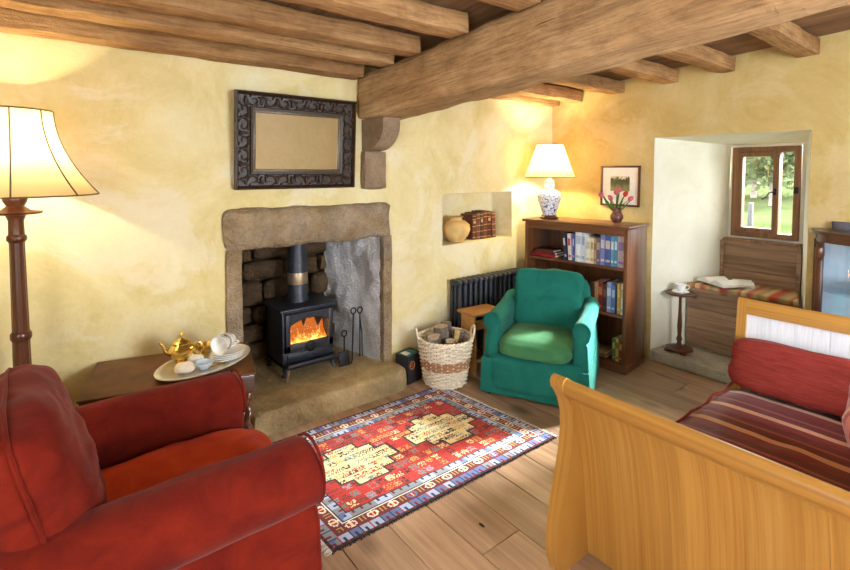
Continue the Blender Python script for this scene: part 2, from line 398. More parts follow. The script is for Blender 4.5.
# floor
fb = MB().b2((XL - .1, YB - .1, -.08), (4.55, 2.95, -.022)).build('floor', 'gap', None, 0); struct(fb)
xs = [1.715, 1.505, 1.29, 1.087, .87, .66, .43, .21, .0, -.22, -.45, -.68, -.92, XL]
xr = [1.715, 1.94, 2.16, 2.40, 2.62, 2.85, 3.08, 3.30, 3.53, XW]
edges = sorted(set(xs + xr)); rr = random.Random(3)
for a, b in zip(edges[:-1], edges[1:]):
    js = [YB, 1.285 if abs(a - 1.29) < .01 else rr.uniform(-.6, 2.2), YF]
    if abs(a - 1.087) < .01: js = [YB, -.4, YF]
    for c, d in zip(js[:-1], js[1:]):
        g = .0035 if abs(a - 1.715) < .01 else .0016
        o = MB().b2((a + g, c + .0015, -.022), (b - .0016, d - .0015, 0), .002, 1).build('plank', 'floor', fb, 0)
k = MB()
k.lathe([(.010, .0002), (.009, .0010), (0.0001, .0010)], 14, (1.40, 1.40, 0), None, .7, 1.7)
k.build('knot', 'gap', fb)

# fireplace wall (wall_back) with firebox opening and niche
w = MB(); OX0, OX1, OZ = .85, 1.835, 1.05; NX0, NX1, NZ0, NZ1 = 2.40, 3.20, .925, 1.33
wall_cells(w, [XL, OX0, OX1, NX0, NX1, XW + .02], [-.06, NZ0, OZ, NZ1, ZT], [(OX0, OX1, -.06, OZ), (NX0, NX1, NZ0, NZ1)], lambda u, z: (u, YF, z))
def tunnel(mb, x0, x1, z0, z1, d, ins=0.0, floor_=True, n=4):
    f = [(x0, YF, z0), (x1, YF, z0), (x1, YF, z1), (x0, YF, z1)]
    b = [(x0 + ins, YF + d, z0), (x1 - ins, YF + d, z0), (x1 - ins, YF + d, z1), (x0 + ins, YF + d, z1)]
    for i in range(4):
        if i == 0 and not floor_: continue
        j = (i + 1) % 4; mb.quad(f[i], f[j], b[j], b[i], 6 if i % 2 == 0 else 4, n)
    mb.quad(*b, 6, 4)
tunnel(w, NX0, NX1, NZ0, NZ1, .24, .02)
struct_wall('wall_back', w, 'plaster', .022)

# window wall (wall_right) with splayed recess
w = MB(); RY0, RY1, RZ = .886, 1.87, 1.765
wall_cells(w, [YB - .02, RY0, RY1, YF + .02], [-.06, RZ, ZT], [(RY0, RY1, -.06, RZ)], lambda u, z: (XW, u, z))
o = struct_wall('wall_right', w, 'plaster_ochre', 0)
WX = 4.5; WY0, WY1, WZ0, WZ1 = 1.115, 1.575, .97, 1.70
w = MB()
w.quad((XW, RY1, -.06), (XW, RY1, RZ), (WX, 1.60, 1.72), (WX, 1.60, -.06), 15, 8)
w.quad((XW, RY0, -.06), (XW, RY0, RZ), (WX, 1.09, 1.72), (WX, 1.09, -.06), 15, 8)
w.quad((XW, RY0, RZ), (XW, RY1, RZ), (WX, 1.60, 1.72), (WX, 1.09, 1.72), 8, 8)
for (a, b, c, d) in ((1.04, 1.65, -.06, WZ0), (1.04, WY0, WZ0, 1.78), (WY1, 1.65, WZ0, 1.78), (WY0, WY1, WZ1, 1.78)):
    w.quad((WX, a, c), (WX, b, c), (WX, b, d), (WX, a, d))
struct_wall('wall_recess', w, 'plaster_white', 0, .006)
# the walls behind the camera
w = MB(); wall_cells(w, [XL, 1.28, 2.28, XW + .02], [-.06, .88, 1.92, ZT], [(1.28, 2.28, .88, 1.92)], lambda u, z: (u, YB, z)); struct_wall('wall_front', w, 'plaster_white')
w = MB(); wall_cells(w, [YB, -.95, .45, YF + .02], [-.06, .8, 1.8, ZT], [(-.95, .45, .8, 1.8)], lambda u, z: (XL, u, z)); struct_wall('wall_left', w, 'plaster')
def unseen_window(name, a, b, z0, z1, pt, mt):  # unseen windows, put in to bring light from the camera's side
    o = bpy.data.objects.new(name, None); COL.objects.link(o); struct(o)
    def bar(u0, u1, c, d, nm):
        m = MB(); p, q = pt(u0, c, -.04), pt(u1, d, .0); m.b2([min(x, y) for x, y in zip(p, q)], [max(x, y) for x, y in zip(p, q)], .004); m.build(nm, 'winframe', o)
    for (u0, u1) in ((a, a + .05), ((a + b) / 2 - .02, (a + b) / 2 + .02), (b - .05, b)): bar(u0, u1, z0, z1, 'window_frame')
    for (c, d) in ((z0, z0 + .05), ((z0 + z1) / 2 - .012, (z0 + z1) / 2 + .012), (z1 - .05, z1)): bar(a, b, c, d, 'glazing_bar')
unseen_window('unseen_window_2', -.95, .45, .8, 1.8, lambda u, z, t: (XL + t, u, z), 'winframe')
unseen_window('unseen_window_3', 1.28, 2.28, .88, 1.92, lambda u, z, t: (u, YB + t, z), 'winframe')

# ceiling boards
ce = MB(); ce.quad((XL - .1, YB - .1, zj(YB - .1) + .135), (4.6, YB - .1, zj(YB - .1) + .135), (4.6, 3.0, zj(3.0) + .135), (XL - .1, 3.0, zj(3.0) + .135))
ceil = struct(ce.build('ceiling', 'ceilboard', None, 0))
x = XL
while x < XW:
    b = min(XW, x + rr.uniform(.16, .23)); m = MB()
    y0, y1 = YB, YF; z0, z1 = zj(y0) + .112, zj(y1) + .112
    m.add([(x + .002, y0, z0), (b - .002, y0, z0), (b - .002, y1, z1), (x + .002, y1, z1), (x + .002, y0, z0 + .02), (b - .002, y0, z0 + .02), (b - .002, y1, z1 + .02), (x + .002, y1, z1 + .02)],
          [(0, 1, 2, 3), (7, 6, 5, 4), (0, 4, 5, 1), (1, 5, 6, 2), (2, 6, 7, 3), (3, 7, 4, 0)])
    m.build('board', 'ceilboard', ceil, 0); x = b

# main beam
m = MB().rbox((0, -4.36, 0), (.30, 0, .30), .05, .013, 4.0, 1, .014)
bo = m.build('main_beam', 'beam', None, 60, label='huge rough hewn oak beam crossing the ceiling to the fireplace wall', category='beam')
bo.location = (1.645, 2.85, 1.845); bo.rotation_euler = (-math.atan(.058), 0, 0)
def joist(y0, y1, x0, x1, i, side):
    zb = zj((y0 + y1) / 2)
    m = MB().rbox((x0, y0, zb), (x1, y1, zb + .108), .05, .008, 5, i * 3 + side * 11, .008)
    tag(m.build('ceiling_joist', 'joist', None, 60), '%s oak ceiling joist from the fireplace wall, %s of the main beam' % (ORD[i], ['left', 'right'][side]), 'joist', 'ceiling joists')
for i, (a, b) in enumerate(((2.70, 2.845), (2.36, 2.50), (2.11, 2.24), (1.73, 1.87), (1.29, 1.44), (.87, 1.0))):
    joist(a, b, XL, 1.63, i, 0)
for i, (a, b) in enumerate(((2.76, 2.845), (2.51, 2.64), (2.12, 2.25), (1.69, 1.82), (1.31, 1.44), (.855, .98))):
    joist(a, b, 1.96, XW, i, 1)

# ------------------------------------------------------------------ fireplace
fp = thing('stone_fireplace', 'sandstone fireplace with a massive lintel and raised hearth around the stove', 'fireplace', (1.34, 2.85, 0))
def fpart(mb, name, mt, **k):
    o = mb.build(name, mt, None, k.pop('smooth', 60)); o.parent = fp; o.matrix_parent_inverse = Matrix.Translation((-1.34, -2.85, 0))
    for a, b in k.items(): o[a] = b
    return o
m = MB(); m.rbox((.765, 2.80, 1.045), (1.895, 3.02, 1.285), .028, .014, 7, 2, .012)
fpart(m, 'lintel', 'stone')
fpart(MB().rbox((.772, 2.815, .0), (.862, 3.0, 1.052), .05, .006, 6, 5, .004), 'jamb', 'stone')
fpart(MB().rbox((1.83, 2.815, .145), (1.905, 2.875, 1.052), .03, .006, 6, 8, .004), 'jamb', 'stone')
# hearth slab with worn rounded right corner
prof = [(.865, 2.83), (.865, 2.65), (.90, 2.632), (1.3, 2.628), (1.84, 2.628), (1.90, 2.642), (1.925, 2.68), (1.925, 2.76), (1.91, 2.815)]
m = MB(); rings = []
for z, ins in ((0, 0), (.05, -.002), (.10, 0), (.128, .006), (.14, .02)):
    rings.append([(px + (ins if px < 1.3 else -ins) * (.6 if py > 2.7 else 1), py + (ins if py < 2.7 else 0), z + (.006 * noise.noise(V((px * 5, py * 5, z))) if z > .1 else 0)) for px, py in prof])
m.loft(rings); fpart(m, 'hearth', 'hearthstone', smooth=50)
m = MB(); m.quad((.855, 2.81, .14), (1.91, 2.81, .14), (1.7, 3.46, .14), (.9, 3.46, .14), 16, 10); m.rough(.004, 6)
fpart(m, 'firebox_floor', 'hearthstone')
# firebox: stones of the back and of the left cheek, limewashed right cheek
rs = random.Random(5); z = .1
row = 0
while z < 1.55:
    h = rs.uniform(.12, .19); x = .84 - rs.uniform(0, .15)
    while x < 1.74:
        L = rs.uniform(.16, .32)
        fpart(MB().rbox((x + .006, 3.42 + rs.uniform(-.012, .012), z + .005), (min(x + L, 1.76) - .006, 3.52, z + h - .005), .045, .012, 9, x * 9 + z, .012), 'firebox_stone', 'soot'); x += L
    y = 2.98 + (row % 2) * .08
    while y < 3.42:
        L = rs.uniform(.16, .26)
        fpart(MB().rbox((.80, y + .005, z + .005), (.862 + (y - 2.9) * .1, min(y + L, 3.44) - .005, z + h - .005), .045, .012, 9, y * 7 + z, .012), 'firebox_stone', 'soot'); y += L
    z += h; row += 1
m = MB(); m.quad((1.855, 2.868, .1), (1.70, 3.45, .1), (1.70, 3.45, 1.6), (1.855, 2.868, 1.6), 30, 70)
m.v = [tuple(V(p) + V((-1, -.3, 0)) * (.03 * noise.fractal(V(p) * 6, 1.0, 2.0, 4) + .018)) for p in m.v]
fpart(m, 'limewashed_cheek', 'limestone')
m = MB(); m.quad((.74, 2.856, 1.6), (1.96, 2.856, 1.6), (1.96, 3.56, 1.6), (.74, 3.56, 1.6)); m.quad((.74, 2.856, -.05), (.74, 3.56, -.05), (.74, 3.56, 1.6), (.74, 2.856, 1.6)); m.quad((.74, 2.83, .04), (1.96, 2.83, .04), (1.96, 3.56, .04), (.74, 3.56, .04)); m.quad((.76, 3.55, 0), (1.95, 3.55, 0), (1.95, 3.55, 1.6), (.76, 3.55, 1.6)); m.quad((1.95, 3.55, 0), (1.95, 2.856, 0), (1.95, 2.856, 1.6), (1.95, 3.55, 1.6))
fpart(m, 'chimney_lining', 'soot')

# stone corbel under the beam
co = thing('stone_corbel', 'carved stone corbel and pier stub under the end of the main beam', 'corbel', (1.75, 2.85, 1.38))
MB().rbox((-.085, -.06, 0), (.10, .02, .265), .035, .006, 9, 3, .008).build('pier_block', 'corbel', co, 60)
pr = [(.02, .47), (-.27, .47), (-.27, .43)] + [(-.27 + .21 * (1 - math.cos(a)) , .43 - .165 * math.sin(a)) for a in [math.pi / 2 * t / 8 for t in range(1, 9)]] + [(.02, .265)]
MB().prism(pr, -.07, .06, 0).build('bracket', 'corbel', co, 40)

# ------------------------------------------------------------------ wood stove
st = thing('wood_stove', 'black cast iron wood stove burning in the stone fireplace', 'stove', (1.355, 3.02, .142))
st.scale = (.92, .92, .95)
b = MB()
b.b2((-.20, .0, .06), (-.17, .33, .46), .006); b.b2((.17, .0, .06), (.20, .33, .46), .006); b.b2((-.20, .30, .06), (.20, .33, .46), .006)
b.b2((-.20, .0, .06), (.20, .33, .09), .006); b.b2((-.20, .0, .43), (.20, .33, .46), .006)
b.b2((-.20, -.005, .06), (.20, .01, .165), .004)
b.build('stove_body', 'iron', st)
MB().b2((-.225, -.03, .455), (.225, .345, .478), .008, 3).build('top_plate', 'iron', st)
MB().b2((-.21, -.015, .445), (.21, .33, .457), .003).build('top_moulding', 'iron', st)
dr = MB()
arch = lambda x: .405 - .035 * (x / .15) ** 2
n = 12; xs_ = [-.15 + .3 * i / n for i in range(n + 1)]
# door frame: four sides around an arched window
for i in range(n):
    a, c = xs_[i], xs_[i + 1]
    dr.loft([[(a, -.03, arch(a)), (c, -.03, arch(c)), (c, -.03, .44), (a, -.03, .44)], [(a, .0, arch(a)), (c, .0, arch(c)), (c, .0, .44), (a, .0, .44)]])
dr.b2((-.185, -.03, .17), (-.15, .0, .44), .004); dr.b2((.15, -.03, .17), (.185, .0, .44), .004); dr.b2((-.185, -.03, .17), (.185, .0, .225), .004)
d = dr.build('door', 'iron', st)
MB().tube([(x_, -.033, arch(x_)) for x_ in xs_], .006, 6).build('arch_bead', 'iron', d)
MB().b2((-.155, -.016, .22), (.155, -.012, .405)).build('pane', 'stoveglass', d, 0)
hm = MB().tube([(.175, -.03, .30), (.175, -.06, .30)], .006, 8).tube([(.175, -.06, .33), (.175, -.06, .25)], .007, 8); hm.build('handle', 'iron_dark', d)
vm = MB().lathe([(.04, 0), (.04, .012), (.03, .018), (.012, .02)], 20, (0, -.03, .197), Rx(90)); 
for k in range(6):
    a = k * math.pi / 3; vm.box((.022 * math.cos(a), -.053, .197 + .022 * math.sin(a)), (.012, .006, .006), .001, Ry(-math.degrees(a)))
vm.build('air_vent', 'iron_dark', d)
MB().b2((-.17, -.022, .10), (.17, -.004, .155), .006).build('ash_door', 'iron', st)
lip = MB().b2((-.20, -.10, .082), (.20, .0, .096), .004).b2((-.20, -.10, .082), (.20, -.092, .112), .003); lip.build('ash_lip', 'iron', st)
for sx in (-1, 1):
    for y in (.0, .29):
        MB().tube([(sx * .17, y + .01, .08), (sx * .19, y, .05), (sx * .185, y, .02), (sx * .2, y - .01, 0)], [.022, .016, .012, .016], 8).build('leg', 'iron', st)
MB().tube([(-.19, -.09, .098), (-.205, -.10, .03), (-.21, -.10, -.0)], .008, 8).build('lip_stay', 'steel_band', st)
fl_ = MB().lathe([(.082, .478), (.078, .50), (.072, .51), (.072, .80), (.062, .86), (.062, 1.35)], 24, (0, .19, 0)); f_ = fl_.build('flue_pipe', 'iron', st)
MB().lathe([(.0745, .605), (.0755, .61), (.0755, .685), (.0745, .69)], 24, (0, .19, 0)).build('flue_band', 'steel_band', f_)
# the fire
fr = thing('log_fire', 'bright log fire burning behind the stove glass', 'fire', (1.355, 3.02, .228))
fr.scale = (.92, .92, .95)
for i, (x0, y0, z0, x1, y1, z1) in enumerate(((-.12, .10, .03, .10, .12, .035), (-.08, .18, .035, .13, .2, .03), (-.10, .17, .085, .09, .10, .08))):
    MB().tube([(x0, y0, z0), ((x0 + x1) / 2, (y0 + y1) / 2, (z0 + z1) / 2 + .004), (x1, y1, z1)], [.03, .033, .028], 10).build('burning_log', 'bark', fr)
fm = Mt('flame'); zz = fm.sep()[2]; nn = fm.noise(22, 4, .6, 1.5)
tt = fm.math('ADD', fm.math('MULTIPLY', zz, 3.2), fm.math('MULTIPLY', nn, .9))
e = fm.n('ShaderNodeEmission'); fm.l(fm.ramp(tt, [(.45, (1, .78, .36, 1)), (.85, (1, .48, .10, 1)), (1.0, (.9, .22, .02, 1))]), e.inputs[0])
es = fm.ramp(tt, [(.5, (1, 1, 1, 1)), (.85, (.4, .4, .4, 1)), (1.0, (.12, .12, .12, 1))]); fm.l(fm.math('MULTIPLY', es, 4.5), e.inputs[1]); fm.l(e.outputs[0], fm.o.inputs[0])
for i in range(16):
    x0 = -.135 + .018 * i; h = .11 + .09 * abs(math.sin(i * 2.1 + .6)); y0 = .07 + .05 * (i % 3)
    pts = [(x0 + .012 * math.sin(t * 5 + i), y0 + .01 * math.cos(t * 4 + i), .075 + h * t) for t in [k / 6 for k in range(7)]]
    MB().tube(pts, [.026, .04, .04, .034, .026, .014, .003], 8).build('flame', fm.m, fr)
light('fire_glow', 'POINT', (1.355, 3.07, .42), (0, 0, 0), 1.6, (1, .5, .15), shadow_soft_size=.04)

# fire irons and scuttle
def iron_tool(name, label, x, y, h, head, lean=0):
    t = thing(name, label, 'fire iron', (x, y, .142), 0, 'fire irons')
    s_ = MB().tube([(0, 0, .02), (lean, .03, h - .06), (lean, .03, h - .03)], .0055, 8)
    s_.build('shaft', 'iron_dark', t)
    MB().tube([(lean + .02 * math.sin(a), .03, h - .01 + .022 * -math.cos(a)) for a in [2 * math.pi * k / 12 for k in range(12)]], .005, 6, True).build('ring_handle', 'iron_dark', t)
    if head == 'shovel':
        MB().box((0, -.005, .045), (.085, .012, .10), .005, Rx(-12)).build('blade', 'iron_dark', t)
    elif head == 'tongs':
        MB().tube([(.02, 0, .02), (.024, .01, h * .5), (lean, .03, h - .05)], .0045, 6).build('arm', 'iron_dark', t)
    else:
        MB().tube([(0, 0, .02), (-.012, -.01, .0), (-.03, -.015, .012)], .005, 6).build('hook', 'iron_dark', t)
    return t
iron_tool('fire_poker', 'black poker with a ring handle leaning beside the stove', 1.66, 2.97, .37, 'poker', .03)
iron_tool('fire_tongs', 'black fire tongs nearest the white cheek of the fireplace', 1.735, 2.99, .36, 'tongs', .02)
iron_tool('fire_shovel', 'small black fire shovel standing low beside the stove', 1.595, 2.97, .22, 'shovel', .02)

# ------------------------------------------------------------------ mirror
mi = thing('wall_mirror', 'rectangular mirror in a carved dark oak frame above the fireplace', 'mirror', (1.208, 2.835, 1.40))
mi.rotation_euler = (R(3.5), 0, 0)
FW, FH, FT = .765, .56, .105
def rail(poly, name):
    # moulded frame member: proud outer lip, sunk ground for the carving, inner bead
    m = MB(); (a, b), (c, d) = poly
    sec = [(0, -.012), (0, -.042), (.10, -.046), (.16, -.030), (.2, -.021), (.80, -.019), (.85, -.030), (1, -.028), (1, -.008)]
    f = lambda p, q, t, y: (p[0] + (q[0] - p[0]) * t, y, p[1] + (q[1] - p[1]) * t)
    m.loft([[f(a, c, t, y) for t, y in sec], [f(b, d, t, y) for t, y in sec]])
    return m.build(name, 'carved', mi, 30)
w2 = FW / 2
Lr = rail((((-w2, 0), (-w2, FH)), ((-w2 + FT, FT), (-w2 + FT, FH - FT))), 'frame_rail')
Rr = rail((((w2, 0), (w2, FH)), ((w2 - FT, FT), (w2 - FT, FH - FT))), 'frame_rail')
Br = rail((((-w2, 0), (w2, 0)), ((-w2 + FT, FT), (w2 - FT, FT))), 'frame_rail')
Tr = rail((((-w2, FH), (w2, FH)), ((-w2 + FT, FH - FT), (w2 - FT, FH - FT))), 'frame_rail')
def scrolls(parent, p0, p1, inward, seed):
    p0, p1 = V((p0[0], 0, p0[1])), V((p1[0], 0, p1[1])); L = (p1 - p0).length; u = (p1 - p0) / L; n_ = V((inward[0], 0, inward[1]))
    m = MB(); k = max(3, round(L / .095)); q = random.Random(seed)
    for i in range(k):
        t = (i + .5) / k * L; s_ = 1 if i % 2 else -1
        pts = []; rad = []
        for j in range(17):
            a = j / 16 * 5.4; r_ = .034 * (1 - j / 16 * .8)
            pts.append(p0 + u * (t + s_ * r_ * math.cos(a) * 1.15) + n_ * (.051 + r_ * math.sin(a)) + V((0, -.027 - .010 * j / 16, 0))); rad.append(.0068 * (1 - j / 26))
        m.tube(pts, rad, 6)
        for a in range(4):
            an = a * 1.5 + .5 + q.random() * .4; c = p0 + u * (t + .042 * math.cos(an) * s_) + n_ * (.051 + .031 * math.sin(an)) + V((0, -.026, 0))
            m.soft(c, (.026, .018, .011), 2.2, 4, Ry(math.degrees(an)))
        m.soft(p0 + u * (i / k * L) + n_ * .051 + V((0, -.028, 0)), (.018, .022, .05) if abs(u.x) > .5 else (.05, .022, .018), 2.3, 5)
    m.build('carving', 'carved', parent, 50)
scrolls(Lr, (-w2, .06), (-w2, FH - .06), (1, 0), 1); scrolls(Rr, (w2, .06), (w2, FH - .06), (-1, 0), 2)
scrolls(Br, (-w2 + .06, 0), (w2 - .06, 0), (0, 1), 3); scrolls(Tr, (-w2 + .06, FH), (w2 - .06, FH), (0, -1), 4)
sl = MB(); i0, i1, j0, j1 = -w2 + FT, w2 - FT, FT, FH - FT
for lo, hi in (((i0 - .004, -.03, j0 - .004), (i0 + .012, -.012, j1 + .004)), ((i1 - .012, -.03, j0 - .004), (i1 + .004, -.012, j1 + .004)), ((i0, -.03, j0 - .004), (i1, -.012, j0 + .012)), ((i0, -.03, j1 - .012), (i1, -.012, j1 + .004))): sl.b2(lo, hi, .003)
sl.build('inner_slip', 'slip', mi)
MB().b2((i0, -.018, j0), (i1, -.014, j1)).build('glass', 'mirror', mi, 0)
MB().b2((-w2 + .02, -.012, .02), (w2 - .02, .0, FH - .02)).build('backing', 'carved', mi, 0)

# ------------------------------------------------------------------ floor lamp
fl = thing('floor_lamp', 'standard floor lamp with a fluted dark wooden column and cream bell shade', 'lamp', (-.115, 2.58, 0))
MB().lathe([(.15, 0), (.15, .025), (.13, .04), (.06, .06), (.035, .10), (.03, .12)], 32).build('base', 'mahog', fl)
MB().lathe([(.034, .12), (.036, .5), (.030, .62), (.030, .64), (.029, .65), (.024, 1.20), (.026, 1.22)], 48, (0, 0, 0), None, 1, 1, .06, 10).build('column', 'mahog', fl)
MB().lathe([(.03, .80), (.036, .81), (.036, .83), (.03, .84)], 24).build('collar', 'mahog', fl); MB().lathe([(.026, 1.21), (.034, 1.22), (.034, 1.235), (.026, 1.245)], 24).build('collar', 'mahog', fl)
MB().lathe([(.027, 1.24), (.026, 1.30), (.034, 1.322), (.086, 1.328), (.09, 1.336), (.05, 1.342), (.03, 1.36), (.04, 1.38), (.042, 1.395), (.03, 1.42), (.012, 1.43), (.012, 1.50)], 32).build('drip_pan', 'mahog', fl)
M['shade'] = shade_mat('cream_silk_shade', S(214, 190, 150), .14)
def bell(t): return .285 - .15 * (1 - (1 - t) ** 1.9)
m = MB(); rings = []
for i in range(13):
    t = i / 12; rings.append([((bell(t) * (1 - .025 * abs(math.sin(4 * a)))) * math.cos(a), (bell(t) * (1 - .025 * abs(math.sin(4 * a)))) * math.sin(a), 1.405 + .345 * t) for a in [2 * math.pi * (k + .3) / 64 for k in range(64)]])
m.loft(rings, False); sh = m.build('shade', 'shade', fl, 60)
for k in range(8):
    a = k * math.pi / 4
    MB().tube([(bell(t) * 1.003 * math.cos(a), bell(t) * 1.003 * math.sin(a), 1.405 + .345 * t) for t in [i / 10 for i in range(11)]], .003, 5).build('shade_rib', 'rib', sh)
for t in (0, 1):
    MB().tube([(bell(t) * 1.0 * math.cos(a), bell(t) * 1.0 * math.sin(a), 1.405 + .345 * t) for a in [2 * math.pi * k / 48 for k in range(48)]], .003, 5, True).build('shade_trim', 'rib', sh)
M['bulb'] = emis('bulb_glow', (1, .8, .5, 1), 6)
MB().lathe([(.012, 1.50), (.03, 1.54), (.032, 1.56), (.02, 1.59), (.004, 1.6)], 16).build('bulb', 'bulb', fl)
light('floor_lamp_light', 'POINT', (-.115, 2.58, 1.58), (0, 0, 0), 52, (1, .85, .50), shadow_soft_size=.03)

# ------------------------------------------------------------------ leather topped table and tea tray
tb = thing('leather_topped_table', 'low leather covered table with barley twist legs by the hearth', 'table', (.055, 2.39, 0), R(-13.2))
TL, TD, TH = .70, .455, .56
MB().b2((0, 0, TH - .012), (TL, TD, TH), .006, 3).build('leather_top', 'leather', tb)
MB().b2((.006, .006, TH - .10), (TL - .006, TD - .006, TH - .0125), .006).build('apron', 'mahog_x', tb)
for x in (.04, TL - .04):
    for y in (.04, TD - .04):
        m = MB(); rings = []
        for i in range(45):
            z = .07 + (TH - .17) * i / 44; a0 = i / 44 * 4 * 2 * math.pi
            rings.append([(x + .008 * math.cos(a0) + .019 * math.cos(q), y + .008 * math.sin(a0) + .019 * math.sin(q), z) for q in [2 * math.pi * k / 10 for k in range(10)]])
        m.loft(rings); lg = m.build('leg', 'mahog', tb, 60)
        MB().b2((x - .025, y - .025, .03), (x + .025, y + .025, .09), .004).lathe([(.02, 0), (.026, .015), (.02, .03)], 12, (x, y, 0)).build('foot_block', 'mahog', lg)
for y in (.04, TD - .04): MB().b2((.04, y - .015, .05), (TL - .04, y + .015, .075), .004).build('stretcher', 'mahog_x', tb)
tm = tb.matrix_basis.copy()
def on_table(p): return tuple(Matrix.Translation((.05, 2.38, 0)) @ Matrix.Rotation(R(-13.2), 4, 'Z') @ V(p))
TRAY = (.568, 2.465); TA = 25
tr = thing('serving_tray', 'oval silver tray carrying the gilt teapot and white china', 'tray', (TRAY[0], TRAY[1], TH), R(TA))
MB().lathe([(.001, .004), (.17, .004), (.175, .006), (.19, .016), (.205, .018), (.207, .021), (.203, .024), (.188, .021), (.174, .0085), (.001, .008)], 56, (0, 0, 0), None, 1.15, .74, caps=False).build('tray_dish', 'silver', tr, 50)
MB().tube([(.2065 * 1.15 * math.cos(a), .2065 * .74 * math.sin(a), .0225) for a in [2 * math.pi * k / 56 for k in range(56)]], .004, 6, True).build('beaded_rim', 'silver', tr)
ZR = TH + .0085
tp = thing('gilt_teapot', 'gilded round teapot with domed lid on the silver tray', 'teapot', (.482, 2.545, ZR), R(-35))
tp.scale = (.92, .92, .97)
MB().lathe([(.03, 0), (.032, .006), (.022, .014), (.035, .024), (.062, .045), (.07, .066), (.06, .086), (.042, .096), (.04, .10)], 28).build('body', 'gold', tp)
ld = MB().lathe([(.044, .098), (.045, .104), (.034, .116), (.012, .125), (.006, .13)], 24).build('lid', 'gold', tp)
MB().lathe([(.005, .128), (.004, .138), (.009, .145), (.008, .153), (.002, .158)], 12).build('knob', 'gold', ld)
MB().tube([(-.06, 0, .045), (-.085, 0, .06), (-.095, 0, .085), (-.112, 0, .105)], [.016, .012, .009, .008], 10).build('spout', 'gold', tp)
MB().tube([(.058, 0, .085), (.085, 0, .11), (.105, 0, .10), (.11, 0, .07), (.092, 0, .045), (.064, 0, .045)], .006, 8).build('handle', 'gold', tp)
sb = thing('gilt_sugar_bowl', 'small gilt sugar bowl behind the teapot on the tray', 'bowl', (.597, 2.60, ZR))
MB().lathe([(.02, 0), (.022, .006), (.014, .012), (.035, .025), (.044, .045), (.045, .05), (.042, .046), (.03, .028), (.001, .02)], 24, caps=False).build('bowl', 'gold', sb)
for s_ in (-1, 1): MB().tube([(s_ * .04, 0, .045), (s_ * .058, 0, .05), (s_ * .058, 0, .03), (s_ * .036, 0, .025)], .003, 6).build('handle', 'gold', sb)
PX, PY_ = .668, 2.475
for i in range(4):
    p = MB().lathe([(.001, .003), (.04, .003), (.045, .0), (.047, .003), (.075 + .004 * (i < 2), .012), (.074 + .004 * (i < 2), .0145), (.045, .0065), (.001, .006)], 32, caps=False)
    p = p.build('side_plate', 'china', None, 50); p.location = (PX + .003 * i, PY_ + .002 * (i % 2), ZR + .0005 + .0085 * i)
    tag(p, '%s plate from the bottom in the white china stack on the tray' % ORD[i], 'plate', 'stacked side plates')
def cup(name, label, loc, rot, mt='china', s_=1.0):
    c = thing(name, label, 'cup', loc, 0, 'white tea cups'); c.rotation_euler = rot
    MB().lathe([(.02 * s_, 0), (.022 * s_, .004), (.02 * s_, .008), (.032 * s_, .025), (.039 * s_, .05 * s_ + .005), (.042 * s_, .062), (.040 * s_, .062), (.036 * s_, .05), (.029 * s_, .026), (.001, .010)], 28, caps=False).build('cup_body', mt, c, 60)
    MB().tube([(.036 * s_, 0, .052), (.056 * s_, 0, .056), (.062 * s_, 0, .04), (.05 * s_, 0, .024), (.030 * s_, 0, .022)], .0032, 8).build('handle', mt, c)
    return c
zc_ = ZR + .047
cup('tea_cup', 'white tea cup on its side with its mouth to the teapot, on the plates', (PX + .005, PY_ + .0, zc_ + .036), (R(90), 0, R(-52)), 'china', 1.12)
cup('tea_cup', 'white tea cup lying on the plates nested behind the other cup', (PX + .04, PY_ + .034, zc_ + .036), (R(90), 0, R(-52)), 'china', 1.12)
o = MB().soft((0, 0, .02), (.085, .075, .04), 2.6, 8, None, 0, .004, 40).build('iced_bun', 'iceing', None, 60); o.location = (.47, 2.415, ZR); tag(o, 'cream iced bun at the near edge of the silver tray', 'cake', 'buns on the tray')
o = MB().soft((0, 0, .02), (.07, .065, .04), 2.6, 8, None, 0, .004, 40, 3).build('iced_bun', 'iceing', None, 60); o.location = (.535, 2.51, ZR); tag(o, 'cream iced bun between the teapot and the plates', 'cake', 'buns on the tray')
o = MB().lathe([(.02, 0), (.022, .003), (.036, .022), (.04, .034), (.038, .034), (.034, .022), (.001, .006)], 24, caps=False).build('small_bowl', 'china_blue', None, 60); o.location = (.548, 2.40, ZR); tag(o, 'small pale blue china bowl at the front of the tray', 'bowl')
for i, (x, y, a) in enumerate(((.60, 2.405, 20), (.615, 2.42, 30))):
    o = MB().tube([(-.05, 0, .003), (0, 0, .006), (.035, 0, .004)], [.002, .002, .003], 6).soft((.05, 0, .004), (.03, .018, .006), 2.2, 4).build('teaspoon', 'gold', None); o.location = (x, y, ZR); o.rotation_euler = (0, 0, R(a))
    tag(o, ['gilt teaspoon nearer the tray edge', 'gilt teaspoon nearer the stacked plates'][i], 'spoon', 'gilt teaspoons')

